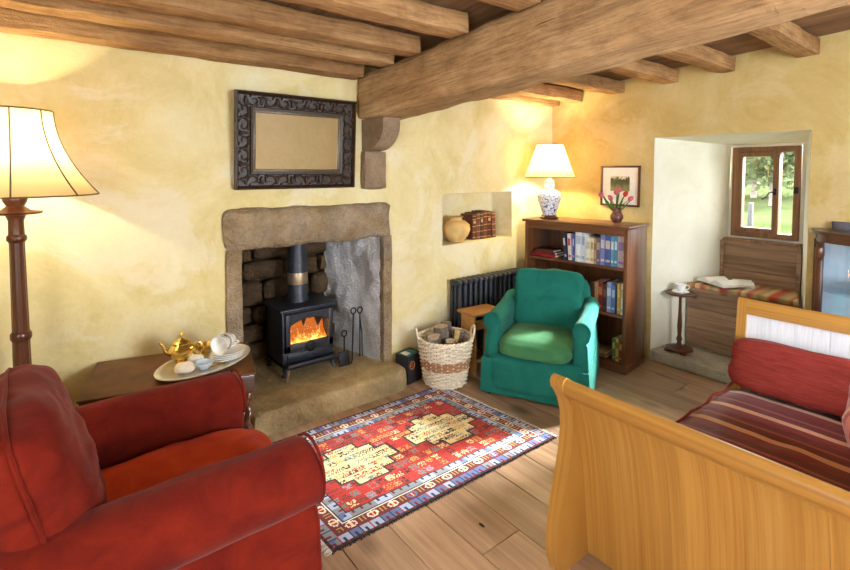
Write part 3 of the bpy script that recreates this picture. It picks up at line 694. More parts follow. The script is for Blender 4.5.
# ------------------------------------------------------------------ armchairs
def arm_prof(r, zc, zb, inner, lean=.03, n=14):
    """(y,z) outline, y>0 = outwards; rolled top of radius r at height zc"""
    pts = [(-inner, zb)]
    pts += [(-inner, zc - r * .4)]
    for k in range(n + 1):
        a = math.pi * 1.02 - k / n * math.pi * 1.42
        pts.append((r * math.cos(a), zc + r * math.sin(a)))
    pts += [(inner * .72, zc - r * 1.5), (inner * .72 + .012, (zc + zb) / 2 - .05), (inner * .72 + .02, zb)]
    return pts
def loft_arm(prof, side, yc, stations, wr=.004, ws=7, seed=0):
    cy = sum(p[0] for p in prof) / len(prof); cz = max(p[1] for p in prof) * .6
    m = MB(); rings = []
    for x, ins, dz in stations:
        ring = []
        for (y, z) in prof:
            f = 1 - ins; yy = cy + (y - cy) * f; zz_ = cz + (z - cz) * f + dz if z > prof[0][1] + .01 else z
            q = V((x, yc + side * yy, zz_)); q += noise.noise_vector(q * ws + V((seed, 0, 0))) * wr; ring.append(q)
        rings.append(ring if side > 0 else ring[::-1])
    m.loft(rings); return m

rc = thing('red_armchair', 'red velvet armchair with rolled arms in the left foreground', 'armchair', (.16, 1.765, 0), R(2.5))
AP = arm_prof(.108, .525, .02, .085)
sts = [(-.46, .25, 0), (-.45, .06, 0), (-.42, 0, 0)] + [(-.42 + .86 * t, 0, .012 * math.sin(t * 3.1)) for t in [k / 14 for k in range(1, 15)]] + [(.462, .03, 0), (.474, .09, 0), (.478, .2, 0)]
for sd, yc in ((-1, -.34), (1, .34)):
    a_ = loft_arm(AP, sd, yc, sts, .006, 6, sd * 3).build('arm', 'red', rc, 60)
    MB().tube([(.470, yc + sd * y * .96, z) for y, z in AP[1:-1]], .0055, 6).build('piping', 'red', a_)
MB().soft((.02, 0, .20), (.90, .60, .32), 9, 10, None, 0, .004).build('seat_base', 'red', rc, 60)
MB().soft((.17, 0, .40), (.66, .50, .17), 4.5, 28, None, .25, .008, 7, 2).build('seat_cushion', 'red_lamplit', rc, 60)
MB().soft((-.47, 0, .42), (.20, .80, .80), 5, 14, Ry(-9), 0, .006).build('backrest', 'red', rc, 60)
bc = MB().soft((-.215, -.02, .64), (.24, .66, .52), 3.6, 36, Ry(-14), 0, .013, 6, 4).build('back_cushion', 'red', rc, 60)
# piped seam around the cushion
pm_ = Matrix.Translation((-.215, -.02, .64)) @ Ry(-14).to_4x4(); seam = []
for k in range(48):
    a = 2 * math.pi * k / 48; c, s_ = math.cos(a), math.sin(a); l = (abs(c) ** 3.6 + abs(s_) ** 3.6) ** (1 / 3.6)
    q = V((.0, c / l * .33, s_ / l * .26)); q += q.normalized() * .014 * noise.noise(q * 6 + V((4, 8, 0))) * 2; seam.append(pm_ @ (q + q.normalized() * (.004 + .013 * .9 * (1 - 2 * abs(noise.noise(V((q.x * 9.6, q.y * 6.6, q.z * 14.4)) + V((4, 5, 4))))))))
MB().tube(seam, .006, 6, True).build('piping', 'red', bc)
# skirt with a seam line
sk = MB(); pts = []
for (x0, y0, x1, y1) in ((-.44, -.435, .47, -.435), (.47, -.435, .47, .435), (.47, .435, -.44, .435)):
    for k in range(10): t = k / 10; pts.append((x0 + (x1 - x0) * t, y0 + (y1 - y0) * t))
pts.append((-.44, .435))
sk.loft([[(px * (1 + e), py * (1 + e), z) for px, py in pts] for z, e in ((.02, .02), (.10, .012), (.20, .004), (.205, 0.0), (.2, -.01), (.02, -.0))], False, False)
so = sk.build('skirt', 'red', rc, 60)
MB().tube([(px * 1.006, py * 1.006, .205) for px, py in pts], .005, 6).build('piping', 'red', so)

gc = thing('green_armchair', 'green slip covered armchair with a loose seat cushion beside the bookcase', 'armchair', (2.715, 2.115, 0), R(207.2))
GP = arm_prof(.058, .495, .05, .052)
sts = [(-.30, .2, .04), (-.28, .03, .04)] + [(-.28 + .56 * t, 0, .04 * (1 - t) ** 2 - .012 * math.sin(t * 3.1)) for t in [k / 12 for k in range(1, 13)]] + [(.297, .05, 0), (.303, .16, 0)]
for sd, yc in ((-1, -.29), (1, .29)):
    a_ = loft_arm(GP, sd, yc, sts, .005, 8, sd * 5).build('arm', 'green', gc, 60)
    MB().tube([(.299, yc + sd * y * .93, z) for y, z in GP[1:-1]], .004, 6).build('piping', 'green', a_)
MB().soft((.03, 0, .165), (.66, .64, .25), 9, 12, None, 0, .005).build('seat_base', 'green', gc, 60)
MB().soft((.085, 0, .335), (.56, .49, .135), 5, 26, None, .2, .007, 7, 9).build('seat_cushion', 'green_cush', gc, 60)
MB().soft((-.29, 0, .43), (.12, .56, .58), 6, 14, Ry(-10), 0, .006).build('backrest', 'green', gc, 60)
MB().soft((-.195, .0, .56), (.17, .47, .42), 8, 28, Ry(-12), 0, .010, 7, 3).build('back_cushion', 'green', gc, 60)
sk = MB(); pts = []
for (x0, y0, x1, y1) in ((-.32, -.345, .345, -.345), (.345, -.345, .345, .345), (.345, .345, -.32, .345)):
    for k in range(10): t = k / 10; pts.append((x0 + (x1 - x0) * t, y0 + (y1 - y0) * t))
pts.append((-.32, .345))
sk.loft([[(px * (1 + e), py * (1 + e) , z) for px, py in pts] for z, e in ((.03, .02), (.12, .012), (.2, .003), (.255, -.006), (.255, -.03), (.03, -.02))], False, False)
sk.rough(.005, 9).build('skirt', 'green', gc, 60)
for sx in (-.26, .30):
    for sy in (-.3, .3): MB().lathe([(.012, 0), (.018, .01), (.018, .03), (.01, .045)], 12, (sx, sy, 0)).build('castor', 'iron_dark', gc)

# ------------------------------------------------------------------ rug
cN, cE, cF, cW = V((.83, 1.655, 0)), V((2.2, 1.625, 0)), V((2.105, 2.525, 0)), V((.76, 2.55, 0))
RW, RH = 1.37, .90; CN = .006
def hsh(*a): return random.Random(hash(tuple(a)) & 0xffffffff).random()
PAL = dict(red=S(172, 36, 28), dred=S(118, 28, 26), cream=S(226, 206, 152), gold=S(196, 150, 84), navy=S(38, 42, 84), blue=S(92, 112, 160), pale=S(168, 182, 204), grey=S(128, 136, 142), maroon=S(104, 42, 36), dark=S(44, 26, 28), white=S(228, 220, 204), teal=S(96, 122, 116))
def glyph(seed, i, j, w=4, h=7):
    i = min(i, 2 * w - 2 - i); return hsh('g', seed, i, j) < .5
def step(dx, dy, g=0.0):
    dx, dy = abs(dx), abs(dy)
    return (dx < .22 + g and dy < .05 + g) or (dx < .15 + g and dy < .11 + g) or (dx < .08 + g and dy < .165 + g)
def rug_col(x, y):
    d = min(x, RW - x, y, RH - y); end = min(x, RW - x) < min(y, RH - y); s_ = y if end else x
    if d < .010: return PAL['dark'] if int(s_ / .012) % 3 else PAL['dred']
    if d < .052:
        b = int(s_ / .05); t = (s_ / .05) % 1; e = (d - .01) / .042; h = hsh('b', b, end, y > .45)
        if .35 < t < .6 and e < .55: return PAL['navy'] if h < .6 else PAL['dred']
        if t < .12: return PAL['red'] if h < .5 else PAL['navy']
        return PAL['pale'] if h < .55 else (PAL['blue'] if h < .85 else PAL['grey'])
    if d < .058: return PAL['dred']
    if d < .062: return PAL['white']
    if d < .110:
        t = ((s_ + .02) / .105) % 1 - .5; e = (d - .086) / .024; q = (t / .26) ** 2 + (e / .8) ** 2
        if .45 < q < 1: return PAL['white'] if hsh('m', int((s_ + .02) / .105), end) < .75 else PAL['blue']
        if q <= .45: return PAL['cream'] if abs(t) < .035 else PAL['red']
        if abs(abs(t) - .42) < .03 and abs(e) < .7: return PAL['gold']
        return PAL['maroon']
    if d < .114: return PAL['white']
    if d < .120: return PAL['dark']
    if d < .156:
        b = int(s_ / .042); t = (s_ / .042) % 1; h = hsh('c', b, end, y > .45); e = (d - .12) / .036
        if .3 < t < .6 and e > .5: return PAL['navy'] if h < .5 else PAL['maroon']
        return PAL['pale'] if h < .4 else (PAL['grey'] if h < .75 else PAL['blue'])
    if d < .162: return PAL['dark']
    for mx in (.40, .965):
        dx, dy = x - mx, y - .46
        if step(dx, dy):
            ci, cj = int((dx + 1) / .042), int((dy + 1) / .054); gi, gj = int(((dx + 1) % .042) / CN), int(((dy + 1) % .054) / CN)
            if gi < 7 and gj < 8 and gj > 0 and glyph((ci, cj, mx), gi, gj) and hsh('p', ci, cj, mx) < .85:
                return [PAL['red'], PAL['dark'], PAL['gold'], PAL['teal'], PAL['maroon']][int(hsh('k', ci, cj, mx) * 5)]
            return PAL['cream']
        if step(dx, dy, .013): return PAL['dark']
    ci, cj = int(x / .048), int(y / .056); gi, gj = int((x % .048) / CN), int((y % .056) / CN)
    if gi < 7 and 0 < gj < 8 and glyph((ci, cj), gi, gj) and hsh('q', ci, cj) < .85:
        return [PAL['cream'], PAL['gold'], PAL['teal'], PAL['dark'], PAL['grey'], PAL['maroon']][int(hsh('r', ci, cj) * 6)]
    return PAL['red'] if hsh('n', int(x / .03), int(y / .01)) < .7 else PAL['dred'] if hsh('z', int(y / .01)) < .3 else PAL['red']
import hashlib
def hsh(*a): return int.from_bytes(hashlib.md5(repr(a).encode()).digest()[:4], 'big') / 0xffffffff
nu, nv = round(RW / CN), round(RH / CN)
vs, fs, cols = [], [], []
for j in range(nv + 1):
    for i in range(nu + 1):
        u, v = i / nu, j / nv; p = (cN * (1 - u) + cE * u) * (1 - v) + (cW * (1 - u) + cF * u) * v
        z = .009 + .0025 * noise.noise(V((p.x * 5, p.y * 5, 0)))
        p = p + V((0, .006 * noise.noise(V((p.x * 4, 1, 0))), 0)); vs.append((p.x, p.y, z))
for j in range(nv):
    for i in range(nu):
        a = j * (nu + 1) + i; fs.append((a, a + 1, a + nu + 2, a + nu + 1)); cols.append(rug_col((i + .5) * CN, (j + .5) * CN))
bnd = [i for i in range(nu + 1)] + [j * (nu + 1) + nu for j in range(1, nv + 1)] + [nv * (nu + 1) + i for i in range(nu - 1, -1, -1)] + [j * (nu + 1) for j in range(nv - 1, 0, -1)]
o0 = len(vs)
for k in bnd: vs.append((vs[k][0], vs[k][1], .001))
for q in range(len(bnd)):
    q2 = (q + 1) % len(bnd); fs.append((bnd[q2], bnd[q], o0 + q, o0 + q2)); cols.append(PAL['dark'])
me = bpy.data.meshes.new('woven_rug'); me.from_pydata(vs, [], fs)
ca = me.color_attributes.new('weave', 'FLOAT_COLOR', 'CORNER')
flat = []
for p, c in zip(me.polygons, cols): flat += list(c) * p.loop_total
ca.data.foreach_set('color', flat)
rm = Mt('rug_wool', .95, spec=.1, sheen=.2); at = rm.n('ShaderNodeVertexColor'); at.layer_name = 'weave'
wn = rm.noise(350, 2); big = rm.noise(5, 4)
rm.color(rm.mix(.06, rm.hsv(at.outputs[0], rm.math('ADD', rm.math('MULTIPLY', big, .5), 1.05)), rm.ramp(wn, [(.3, S(90, 60, 50)), (.7, S(214, 190, 160))])))
rm.bump(wn, .4, .004); me.materials.append(rm.m)
rug = thing('woven_rug', 'red tribal rug with two cream stepped medallions and blue borders before the hearth', 'rug', (1.45, 2.1, 0))
def under(o, p):
    o.parent = p; o.matrix_parent_inverse = Matrix.Translation(p.location).inverted() if p.rotation_euler.z == 0 else p.matrix_basis.inverted(); return o
o = bpy.data.objects.new('pile', me); COL.objects.link(o); under(o, rug)
fm2 = MB(); q = random.Random(2)
for (a, b, d) in ((cE, cF, 1), (cN, cW, -1)):
    for k in range(130):
        p = a.lerp(b, k / 129); L = q.uniform(.018, .034)
        fm2.tube([p + V((0, 0, .006)), p + V((d * L * .6, q.uniform(-.006, .006), .005)), p + V((d * L, q.uniform(-.01, .01), .002))], [.0024, .002, .0012], 4)
o = fm2.build('fringe', 'paper', None); o['kind'] = 'stuff'; under(o, rug)
fm2 = MB()
for k in range(190):
    p = cN.lerp(cE, k / 189); L = q.uniform(.003, .013)
    fm2.tube([p + V((0, 0, .006)), p + V((q.uniform(-.004, .004), -L, .002))], [.003, .002], 4)
o = fm2.build('frayed_edge', 'black_card', None); o['kind'] = 'stuff'; under(o, rug)

# ------------------------------------------------------------------ log basket, box, radiator, stool
bk = thing('log_basket', 'round pale wicker log basket with a brown band and rope handles', 'basket', (2.17, 2.545, .012))
bk.scale = (.92, .92, .95)
def brad(z): return .150 + .055 * (z / .33) ** .8
for lo, hi, nm, mt in ((0, 9, 'weave', 'willow'), (9, 14, 'brown_band', 'willow_br'), (14, 23, 'weave', 'willow')):
    m = MB()
    for k in range(lo, hi):
        z = .012 + k * .0142
        m.tube([((brad(z) + .009 * math.cos(13 * a + math.pi * k)) * math.cos(a), (brad(z) + .009 * math.cos(13 * a + math.pi * k)) * math.sin(a), z) for a in [2 * math.pi * i / 104 for i in range(104)]], .0075, 5, True)
    m.build(nm, mt, bk, 60)
m = MB()
for k in range(26):
    a = 2 * math.pi * k / 26; m.tube([(brad(z) * math.cos(a), brad(z) * math.sin(a), z) for z in (0, .1, .2, .34)], .005, 5)
m.build('stakes', 'willow', bk, 60)
MB().lathe([(.001, .004), (.148, .004), (.148, .012), (.001, .012)], 32).build('bottom', 'willow_br', bk)
m = MB()
for ph in (0, math.pi):
    m.tube([((.207 + .007 * math.cos(20 * a + ph)) * math.cos(a), (.207 + .007 * math.cos(20 * a + ph)) * math.sin(a), .34 + .007 * math.sin(20 * a + ph)) for a in [2 * math.pi * i / 120 for i in range(120)]], .009, 6, True)
m.build('rim', 'willow', bk, 60)
for an in (-32, 148):
    m = MB(); a = R(an); t = V((-math.sin(a), math.cos(a), 0)); c = V((.207 * math.cos(a), .207 * math.sin(a), .34)); o_ = V((math.cos(a), math.sin(a), 0))
    m.tube([c + t * (.055 * math.cos(b)) + o_ * (.02 * math.sin(b)) + V((0, 0, .075 * math.sin(b))) for b in [math.pi * i / 12 for i in range(13)]], .009, 8); m.build('handle', 'willow', bk, 60)
logs = ((-.105, -.02, .335, .062, .25, (8, -14, 0), 'grey split log at the left of the basket', 1), (.0, .035, .36, .058, .27, (-4, -3, 30), 'thick grey log standing in the middle of the basket', 0), (.045, -.055, .35, .022, .25, (6, 10, 0), 'slim yellow split log leaning in the basket', 2),
        (.115, -.02, .335, .056, .23, (6, 15, 10), 'pale split log at the right of the basket', 1), (.115, .115, .35, .045, .26, (-9, 9, 20), 'dark round log at the back of the basket', 0), (-.035, -.095, .325, .045, .22, (13, -4, 0), 'short grey log at the front of the basket', 1))
for i, (x, y, z, r_, L, ro, lb, kind) in enumerate(logs):
    r_ *= .88
    n_ = 14; rg = []; prof = []
    for k in range(n_):
        a = 2 * math.pi * k / n_; rr_ = r_ * (1 + .12 * noise.noise(V((math.cos(a) * 2, math.sin(a) * 2, i * 3))))
        if kind == 1 and math.sin(a) < -.1: rr_ *= .55
        prof.append((rr_ * math.cos(a), rr_ * math.sin(a)))
    rings = [[(px * (1 + .05 * noise.noise(V((px * 20, t * 5, i)))), py, t * L - L / 2) for px, py in prof] for t in [k / 6 for k in range(7)]]
    lo_ = MB().loft(rings, False).build('firewood_log', 'endgrain' if kind == 2 else 'bark', None, 60)
    for e in (-1, 1): MB().add([(px * .97, py * .97, e * (L / 2 - .001)) for px, py in prof], [tuple(range(n_))]).build('end_face', 'endgrain' if i in (2,) else 'log_end', lo_, 0)
    lo_.location = (2.17 + x * .9, 2.545 + y * .9, z - .09); lo_.rotation_euler = tuple(R(a) for a in ro)
    tag(lo_, lb, 'log', 'logs in the basket')

bx_ = thing('fire_lighter_box', 'small open black box with an orange emblem and teal packets', 'box', (2.00, 2.75, 0), R(12))
m = MB(); 
for lo, hi in (((-.075, -.06, .012), (.075, -.052, .20)), ((-.075, .052, .012), (.075, .06, .20)), ((-.075, -.052, .012), (-.067, .052, .20)), ((.067, -.052, .012), (.075, .052, .20)), ((-.075, -.06, 0), (.075, .06, .012))): m.b2(lo, hi, .002)
m.build('box_body', 'black_card', bx_)
m = MB().tube([(-.03 + .024 * math.cos(a), -.0608, .13 + .027 * math.sin(a)) for a in [2 * math.pi * k / 20 for k in range(20)]], .0032, 5, True).tube([(-.044, -.0608, .132), (-.03, -.0608, .142), (-.017, -.0608, .130), (-.03, -.0608, .118)], .0022, 5, True)
m.build('emblem', 'orange_print', bx_)
for i, (x, y, a) in enumerate(((-.035, .0, 14), (.028, .01, -10))):
    o = MB().box((0, 0, .075), (.055, .09, .15), .004).build('teal_packet', 'teal_pack', None); tag(o, ['teal packet on the left inside the black box', 'teal packet on the right inside the black box'][i], 'packet', 'teal packets')
    o.location = (2.00 + x, 2.75 + y, .05); o.rotation_euler = (0, 0, R(12 + a * .3))
o = MB().box((0, 0, .002), (.06, .05, .004), .001).build('paper_slip', 'paper', None); o.location = (1.965, 2.74, .203); o.rotation_euler = (R(8), R(5), R(20)); tag(o, 'white paper slip lying on the teal packets', 'paper')

ra = thing('column_radiator', 'dark grey cast iron column radiator below the niche', 'radiator', (2.43, 2.755, 0))
nsec = 14
for i in range(nsec):
    x = .028 + i * .056; m = MB()
    for y in (-.045, .0, .045): m.tube([(x, y, .09), (x, y, .11), (x, y, .62), (x, y, .645)], [.012, .0165, .0165, .012], 10)
    m.soft((x, 0, .64), (.05, .135, .05), 2.6, 6); m.soft((x, 0, .095), (.05, .135, .05), 2.6, 6)
    m.build('section', 'iron_rad' if 'iron_rad' in M else 'iron', ra, 60)
for i in (0, nsec - 1): MB().tube([(.028 + i * .056, -.045, .09), (.028 + i * .056, -.05, 0)], [.016, .02], 8).tube([(.028 + i * .056, .045, .09), (.028 + i * .056, .05, 0)], [.016, .02], 8).build('foot', 'iron', ra)

so_ = thing('pine_stool', 'small honey pine stool behind the green armchair', 'stool', (2.555, 2.585, 0), R(-4))
MB().b2((-.15, -.10, .435), (.15, .10, .455), .005).build('top', 'pine', so_)
for s_ in (-1, 1):
    MB().prism([(-.085, 0), (-.03, 0), (0, .05), (.03, 0), (.085, 0), (.075, .435), (-.075, .435)], s_ * .115 - .01, s_ * .115 + .01, 0).build('leg', 'pine', so_)
MB().b2((-.105, -.012, .30), (.105, .012, .37), .003).build('stretcher', 'pine', so_)

# ------------------------------------------------------------------ bookcase, books and what stands on it
BM = Matrix.Translation((3.305, 1.83, 0)) @ Matrix.Rotation(R(6), 4, 'Z')
BW, BD, BH = .885, .35, 1.10
bc_ = thing('bookcase', 'dark walnut bookcase standing in the corner of the room', 'bookcase', (3.305, 1.83, 0), R(6))
MB().b2((0, 0, 0), (BD, .028, BH - .022), .002).build('side_panel', 'walnut', bc_); MB().b2((0, BW - .028, 0), (BD, BW, BH - .022), .002).build('side_panel', 'walnut', bc_)
MB().b2((-.02, -.02, BH - .022), (BD + .0, BW + .02, BH), .005).build('top', 'walnut_y', bc_)
MB().b2((BD - .012, .028, .05), (BD, BW - .028, BH - .022)).build('back_panel', 'walnut', bc_, 0)
MB().b2((0, .028, BH - .075), (.018, BW - .028, BH - .022), .002).build('frieze', 'walnut_y', bc_)
for z in (.785, .43, .07): MB().b2((.006, .028, z - .02), (BD - .012, BW - .028, z), .002).build('shelf', 'walnut_y', bc_)
MB().b2((-.008, -.008, 0), (BD, BW + .008, .05), .004).b2((-.004, -.004, .05), (BD, BW + .004, .062), .003).build('plinth', 'walnut_y', bc_)
def book(y, z, th, h, dp, col, label, group, lean=0, x0=.03, band=None, flat=False, cover2=None):
    mt = 'book_%d_%d_%d' % col
    if mt not in M: M[mt] = plain(mt, S(*col), .55, 0, .4, .12, 60)
    m = MB(); t = .003
    m.b2((0, 0, 0), (dp, t, h), .001).b2((0, th - t, 0), (dp, th, h), .001).b2((0, 0, 0), (.004, th, h), .0015)
    o = m.build('book', mt); MB().b2((.004, t, .004), (dp - .005, th - t, h - .004)).build('pages', 'paper', o, 0)
    if band:
        bmn = 'band_%d_%d_%d' % band
        if bmn not in M: M[bmn] = plain(bmn, S(*band), .5, 0, .4, .15, 80)
        MB().b2((-.0008, .004, h * .55), (.001, th - .004, h * .82)).build('spine_label', bmn, o, 0); MB().b2((-.0008, .005, h * .12), (.001, th - .005, h * .2)).build('spine_band', bmn, o, 0)
    L = Matrix.Translation((x0, y, z))
    if flat: L = L @ Matrix.Translation((0, 0, 0)) @ Matrix.Rotation(R(-90), 4, 'X') @ Matrix.Translation((0, -th, 0))
    elif lean: L = L @ Matrix.Rotation(R(lean), 4, 'X')
    place(o, BM @ L); tag(o, label, 'book', group); return o
y = .036; tops = [(.05, .235, (196, 176, 186), (150, 130, 176), 'pale mauve'), (.026, .235, (84, 130, 160), (190, 214, 222), 'teal blue'), (.024, .23, (96, 150, 178), (214, 220, 214), 'sky blue'), (.044, .235, (72, 92, 150), (196, 180, 170), 'mid blue'), (.036, .24, (120, 124, 176), (196, 190, 200), 'lavender'), (.03, .21, (108, 92, 110), (176, 150, 120), 'brownish purple'),
                  (.02, .20, (176, 150, 112), (120, 90, 70), 'tan'), (.026, .205, (226, 208, 168), (180, 150, 110), 'ivory'), (.042, .205, (236, 226, 204), (200, 190, 170), 'cream'), (.032, .25, (206, 214, 226), (150, 170, 200), 'ice blue'), (.05, .255, (228, 232, 238), (180, 190, 206), 'large white'), (.02, .215, (92, 90, 160), (190, 190, 220), 'indigo'), (.028, .215, (222, 214, 214), (196, 60, 70), 'white and red'), (.024, .215, (34, 38, 66), (190, 200, 214), 'black leaning')]
for i, (th, h, c, bd, nm) in enumerate(tops):
    ln = 0 if i < 11 else (-2, -4, -7)[i - 11]
    book(y, .7855 + (.0035 if i > 10 else 0), th, h, .16 + .02 * (i % 3), c, '%s book, %s from the right on the top bookcase shelf' % (nm, ORD[i]), 'books on the top shelf', ln, .03, bd); y += th + .0015 + (.008 if i > 10 else 0)
book(.615, .7855, .022, .23, .17, (150, 30, 34), 'bright red book lying flat at the bottom of the left pile on the top shelf', 'flat books', 0, .04, None, True)
book(.62, .808, .018, .22, .16, (110, 34, 40), 'dark red book lying flat in the middle of the left pile on the top shelf', 'flat books', 0, .045, None, True)
book(.64, .8265, .016, .18, .14, (96, 46, 34), 'brown book lying flat at the top of the left pile on the top shelf', 'flat books', 0, .05, None, True)
y = .036; mids = [(.02, .24, (232, 226, 214), (200, 180, 150), 'white'), (.026, .235, (214, 168, 80), (232, 206, 120), 'yellow ochre'), (.012, .22, (52, 48, 60), None, 'thin black'), (.03, .22, (84, 110, 160), (160, 180, 206), 'steel blue'), (.034, .23, (130, 148, 178), (190, 200, 214), 'grey blue'), (.03, .21, (62, 44, 46), (120, 80, 60), 'dark brown'), (.034, .225, (126, 44, 38), (170, 110, 70), 'oxblood'), (.03, .22, (168, 128, 84), None, 'light tan'), (.034, .21, (70, 50, 36), None, 'deep brown')]
for i, (th, h, c, bd, nm) in enumerate(mids):
    book(y, .4305, th, h, .16 + .02 * (i % 3), c, '%s book, %s from the right on the middle bookcase shelf' % (nm, ORD[i]), 'books on the middle shelf', 0, .03, bd); y += th + .0015
y = .036; lows = [(.026, .17, (150, 60, 40), (200, 150, 60), 'rust'), (.024, .18, (190, 156, 70), (90, 110, 60), 'mustard'), (.026, .17, (92, 104, 64), (190, 170, 90), 'olive')]
for i, (th, h, c, bd, nm) in enumerate(lows):
    book(y, .0705, th, h, .15, c, '%s book, %s from the right on the bottom bookcase shelf' % (nm, ORD[i]), 'books on the bottom shelf', 0, .03, bd); y += th + .0015
book(.16, .0705, .022, .22, .15, (150, 120, 80), 'tan book lying flat at the base of the bottom shelf pile', 'low flat books', 0, .04, None, True)
book(.17, .0933, .018, .20, .14, (176, 148, 100), 'pale tan book lying flat on top of the bottom shelf pile', 'low flat books', 0, .05, None, True)

LX, LY = 3.36, 2.575
tl = thing('table_lamp', 'blue and white porcelain lamp with a pleated cream shade on the bookcase', 'lamp', (LX, LY, BH))
MB().lathe([(.075, 0), (.078, .012), (.066, .022), (.062, .034), (.05, .036)], 8).build('plinth', 'mahog', tl, 30)
pm2 = Mt('blue_white_porcelain', .15, spec=.5); pn = pm2.noise(26, 4, .6, 2.5); pv = pm2.voro(30, None, 'DISTANCE_TO_EDGE')
msk = pm2.math('MAXIMUM', pm2.ramp(pn, [(.56, (0, 0, 0, 1)), (.6, (1, 1, 1, 1))]), pm2.ramp(pv, [(.0, (.7, .7, .7, 1)), (.06, (0, 0, 0, 1))]))
pm2.color(pm2.mix(msk, S(232, 234, 240), S(48, 56, 110))); M['porcelain'] = pm2.m
MB().lathe([(.055, .034), (.058, .05), (.075, .10), (.098, .16), (.103, .19), (.09, .225), (.05, .25), (.042, .265), (.046, .29), (.04, .295)], 32).build('vase_body', 'porcelain', tl, 60)
MB().lathe([(.036, .292), (.04, .30), (.038, .325), (.015, .335), (.012, .40)], 20).build('neck_cap', 'china', tl)
m = MB(); rings = []
for i in range(9):
    t = i / 8; rings.append([((.205 - .10 * t ** .92) * (1 + .024 * (-1) ** k) * math.cos(a), (.205 - .10 * t ** .92) * (1 + .024 * (-1) ** k) * math.sin(a), .355 + .275 * t) for k, a in [(k, 2 * math.pi * k / 96) for k in range(96)]])
M['shade2'] = shade_mat('pleated_cream_shade', S(172, 148, 110), .07)
s2 = m.loft(rings, False).build('shade', 'shade2', tl, 80)
for t in (0, 1): MB().tube([((.209 - .10 * t) * math.cos(a), (.209 - .10 * t) * math.sin(a), .355 + .275 * t) for a in [2 * math.pi * k / 48 for k in range(48)]], .0035, 5, True).build('shade_trim', 'rib', s2)
MB().lathe([(.01, .40), (.026, .43), (.028, .45), (.016, .475), (.004, .48)], 16).build('bulb', 'bulb', tl)
light('table_lamp_light', 'POINT', (LX, LY, BH + .50), (0, 0, 0), 38, (1, .85, .50), shadow_soft_size=.05)

VX, VY = 3.555, 2.065
va = thing('flower_vase', 'small brown glazed vase holding tulips on the bookcase', 'vase', (VX, VY, BH))
MB().lathe([(.028, 0), (.034, .006), (.05, .03), (.048, .055), (.032, .085), (.03, .10), (.036, .115), (.033, .115), (.027, .10), (.03, .085), (.044, .055), (.001, .01)], 24, caps=False).build('vase_body', 'vase', va, 60)
for i, (an, sp, h, red) in enumerate(((170, .13, .11, 0), (125, .07, .085, 0), (95, .03, .13, 0), (20, .07, .12, 1), (-20, .10, .09, 0), (60, .045, .15, 0))):
    # angle is measured in the plane seen from the room; spread along the wall
    dx, dy = -.25 * sp * math.sin(R(an)), sp * -math.cos(R(an)) * 1.0
    dy = -dy * -1 if False else -sp * math.cos(R(an)) 
    t = thing('tulip', ['drooping pink tulip at the far left of the vase', 'mauve tulip low in the middle of the bunch', 'pink tulip in the centre of the bunch', 'red tulip at the right of the bunch', 'pale pink tulip leaning furthest right', 'tall closed pink tulip at the back of the bunch'][i], 'flower', (VX, VY, BH + .03), 0, 'tulips in the brown vase')
    tip = V((dx, dy, .06 + h)); mid = V((dx * .3, dy * .3, .10)); pts = [V((0, 0, 0)).lerp(mid, a) if a < 1 else mid.lerp(tip, a - 1) for a in (0, .5, 1, 1.5, 2)]
    MB().tube(pts, .0028, 6).build('stem', 'green_leaf', t)
    fm_ = MB()
    dr_ = (tip - mid).normalized().to_track_quat('Z', 'Y').to_matrix()
    fm_.lathe([(.004, -.005), (.016, .006), (.019, .02), (.015, .034), (.006, .044)], 12, tip, dr_, 1, 1, .12, 3); fm_.build('petals', 'petal_red' if red else 'petal', t, 60)
    lf = MB(); lt = V((dx * .9 + .01, dy * 1.15 + (.015 if i % 2 else -.015), .10 + h * .75)); sd = V((0, 0, 1)).cross(lt).normalized()
    rg = [[V((0, 0, .02)).lerp(lt, a) + sd * wd + V((-.012 * math.sin(a * 3), 0, 0)), V((0, 0, .02)).lerp(lt, a) + V((.004 - .012 * math.sin(a * 3), 0, .004)), V((0, 0, .02)).lerp(lt, a) - sd * wd + V((-.012 * math.sin(a * 3), 0, 0))] for a, wd in ((0, .005), (.3, .016), (.6, .021), (.85, .013), (1, .001))]
    lf.loft(rg, False, False).build('leaf', 'green_leaf', t, 60)

pf = thing('framed_print', 'small framed landscape print with a wide cream mount on the wall', 'picture', (XW - .004, 2.148, 1.215))
fwid, fhei = .345, .335
for lo, hi in (((-.022, -fwid / 2, 0), (0, -fwid / 2 + .016, fhei)), ((-.022, fwid / 2 - .016, 0), (0, fwid / 2, fhei)), ((-.022, -fwid / 2, 0), (0, fwid / 2, .016)), ((-.022, -fwid / 2, fhei - .016), (0, fwid / 2, fhei))): MB().b2(lo, hi, .003).build('frame_rail', 'mahog', pf)
MB().b2((-.010, -fwid / 2 + .01, .01), (-.004, fwid / 2 - .01, fhei - .01)).build('mount', 'mount' if 'mount' in M else 'iceing', pf, 0)
pr_ = Mt('landscape_print', .8); z_ = pr_.sep()[2]; nz = pr_.noise(30, 6, .7, .5)
pr_.color(pr_.ramp(pr_.math('ADD', pr_.math('MULTIPLY', pr_.math('SUBTRACT', z_, .12), 6.0), pr_.math('MULTIPLY', pr_.math('SUBTRACT', nz, .5), .9)), [(.1, S(150, 150, 96)), (.4, S(90, 96, 60)), (.62, S(60, 60, 48)), (.72, S(226, 216, 184))])); M['print'] = pr_.m
MB().b2((-.0115, -.085, .125), (-.010, .085, .25)).build('print', 'print', pf, 0)

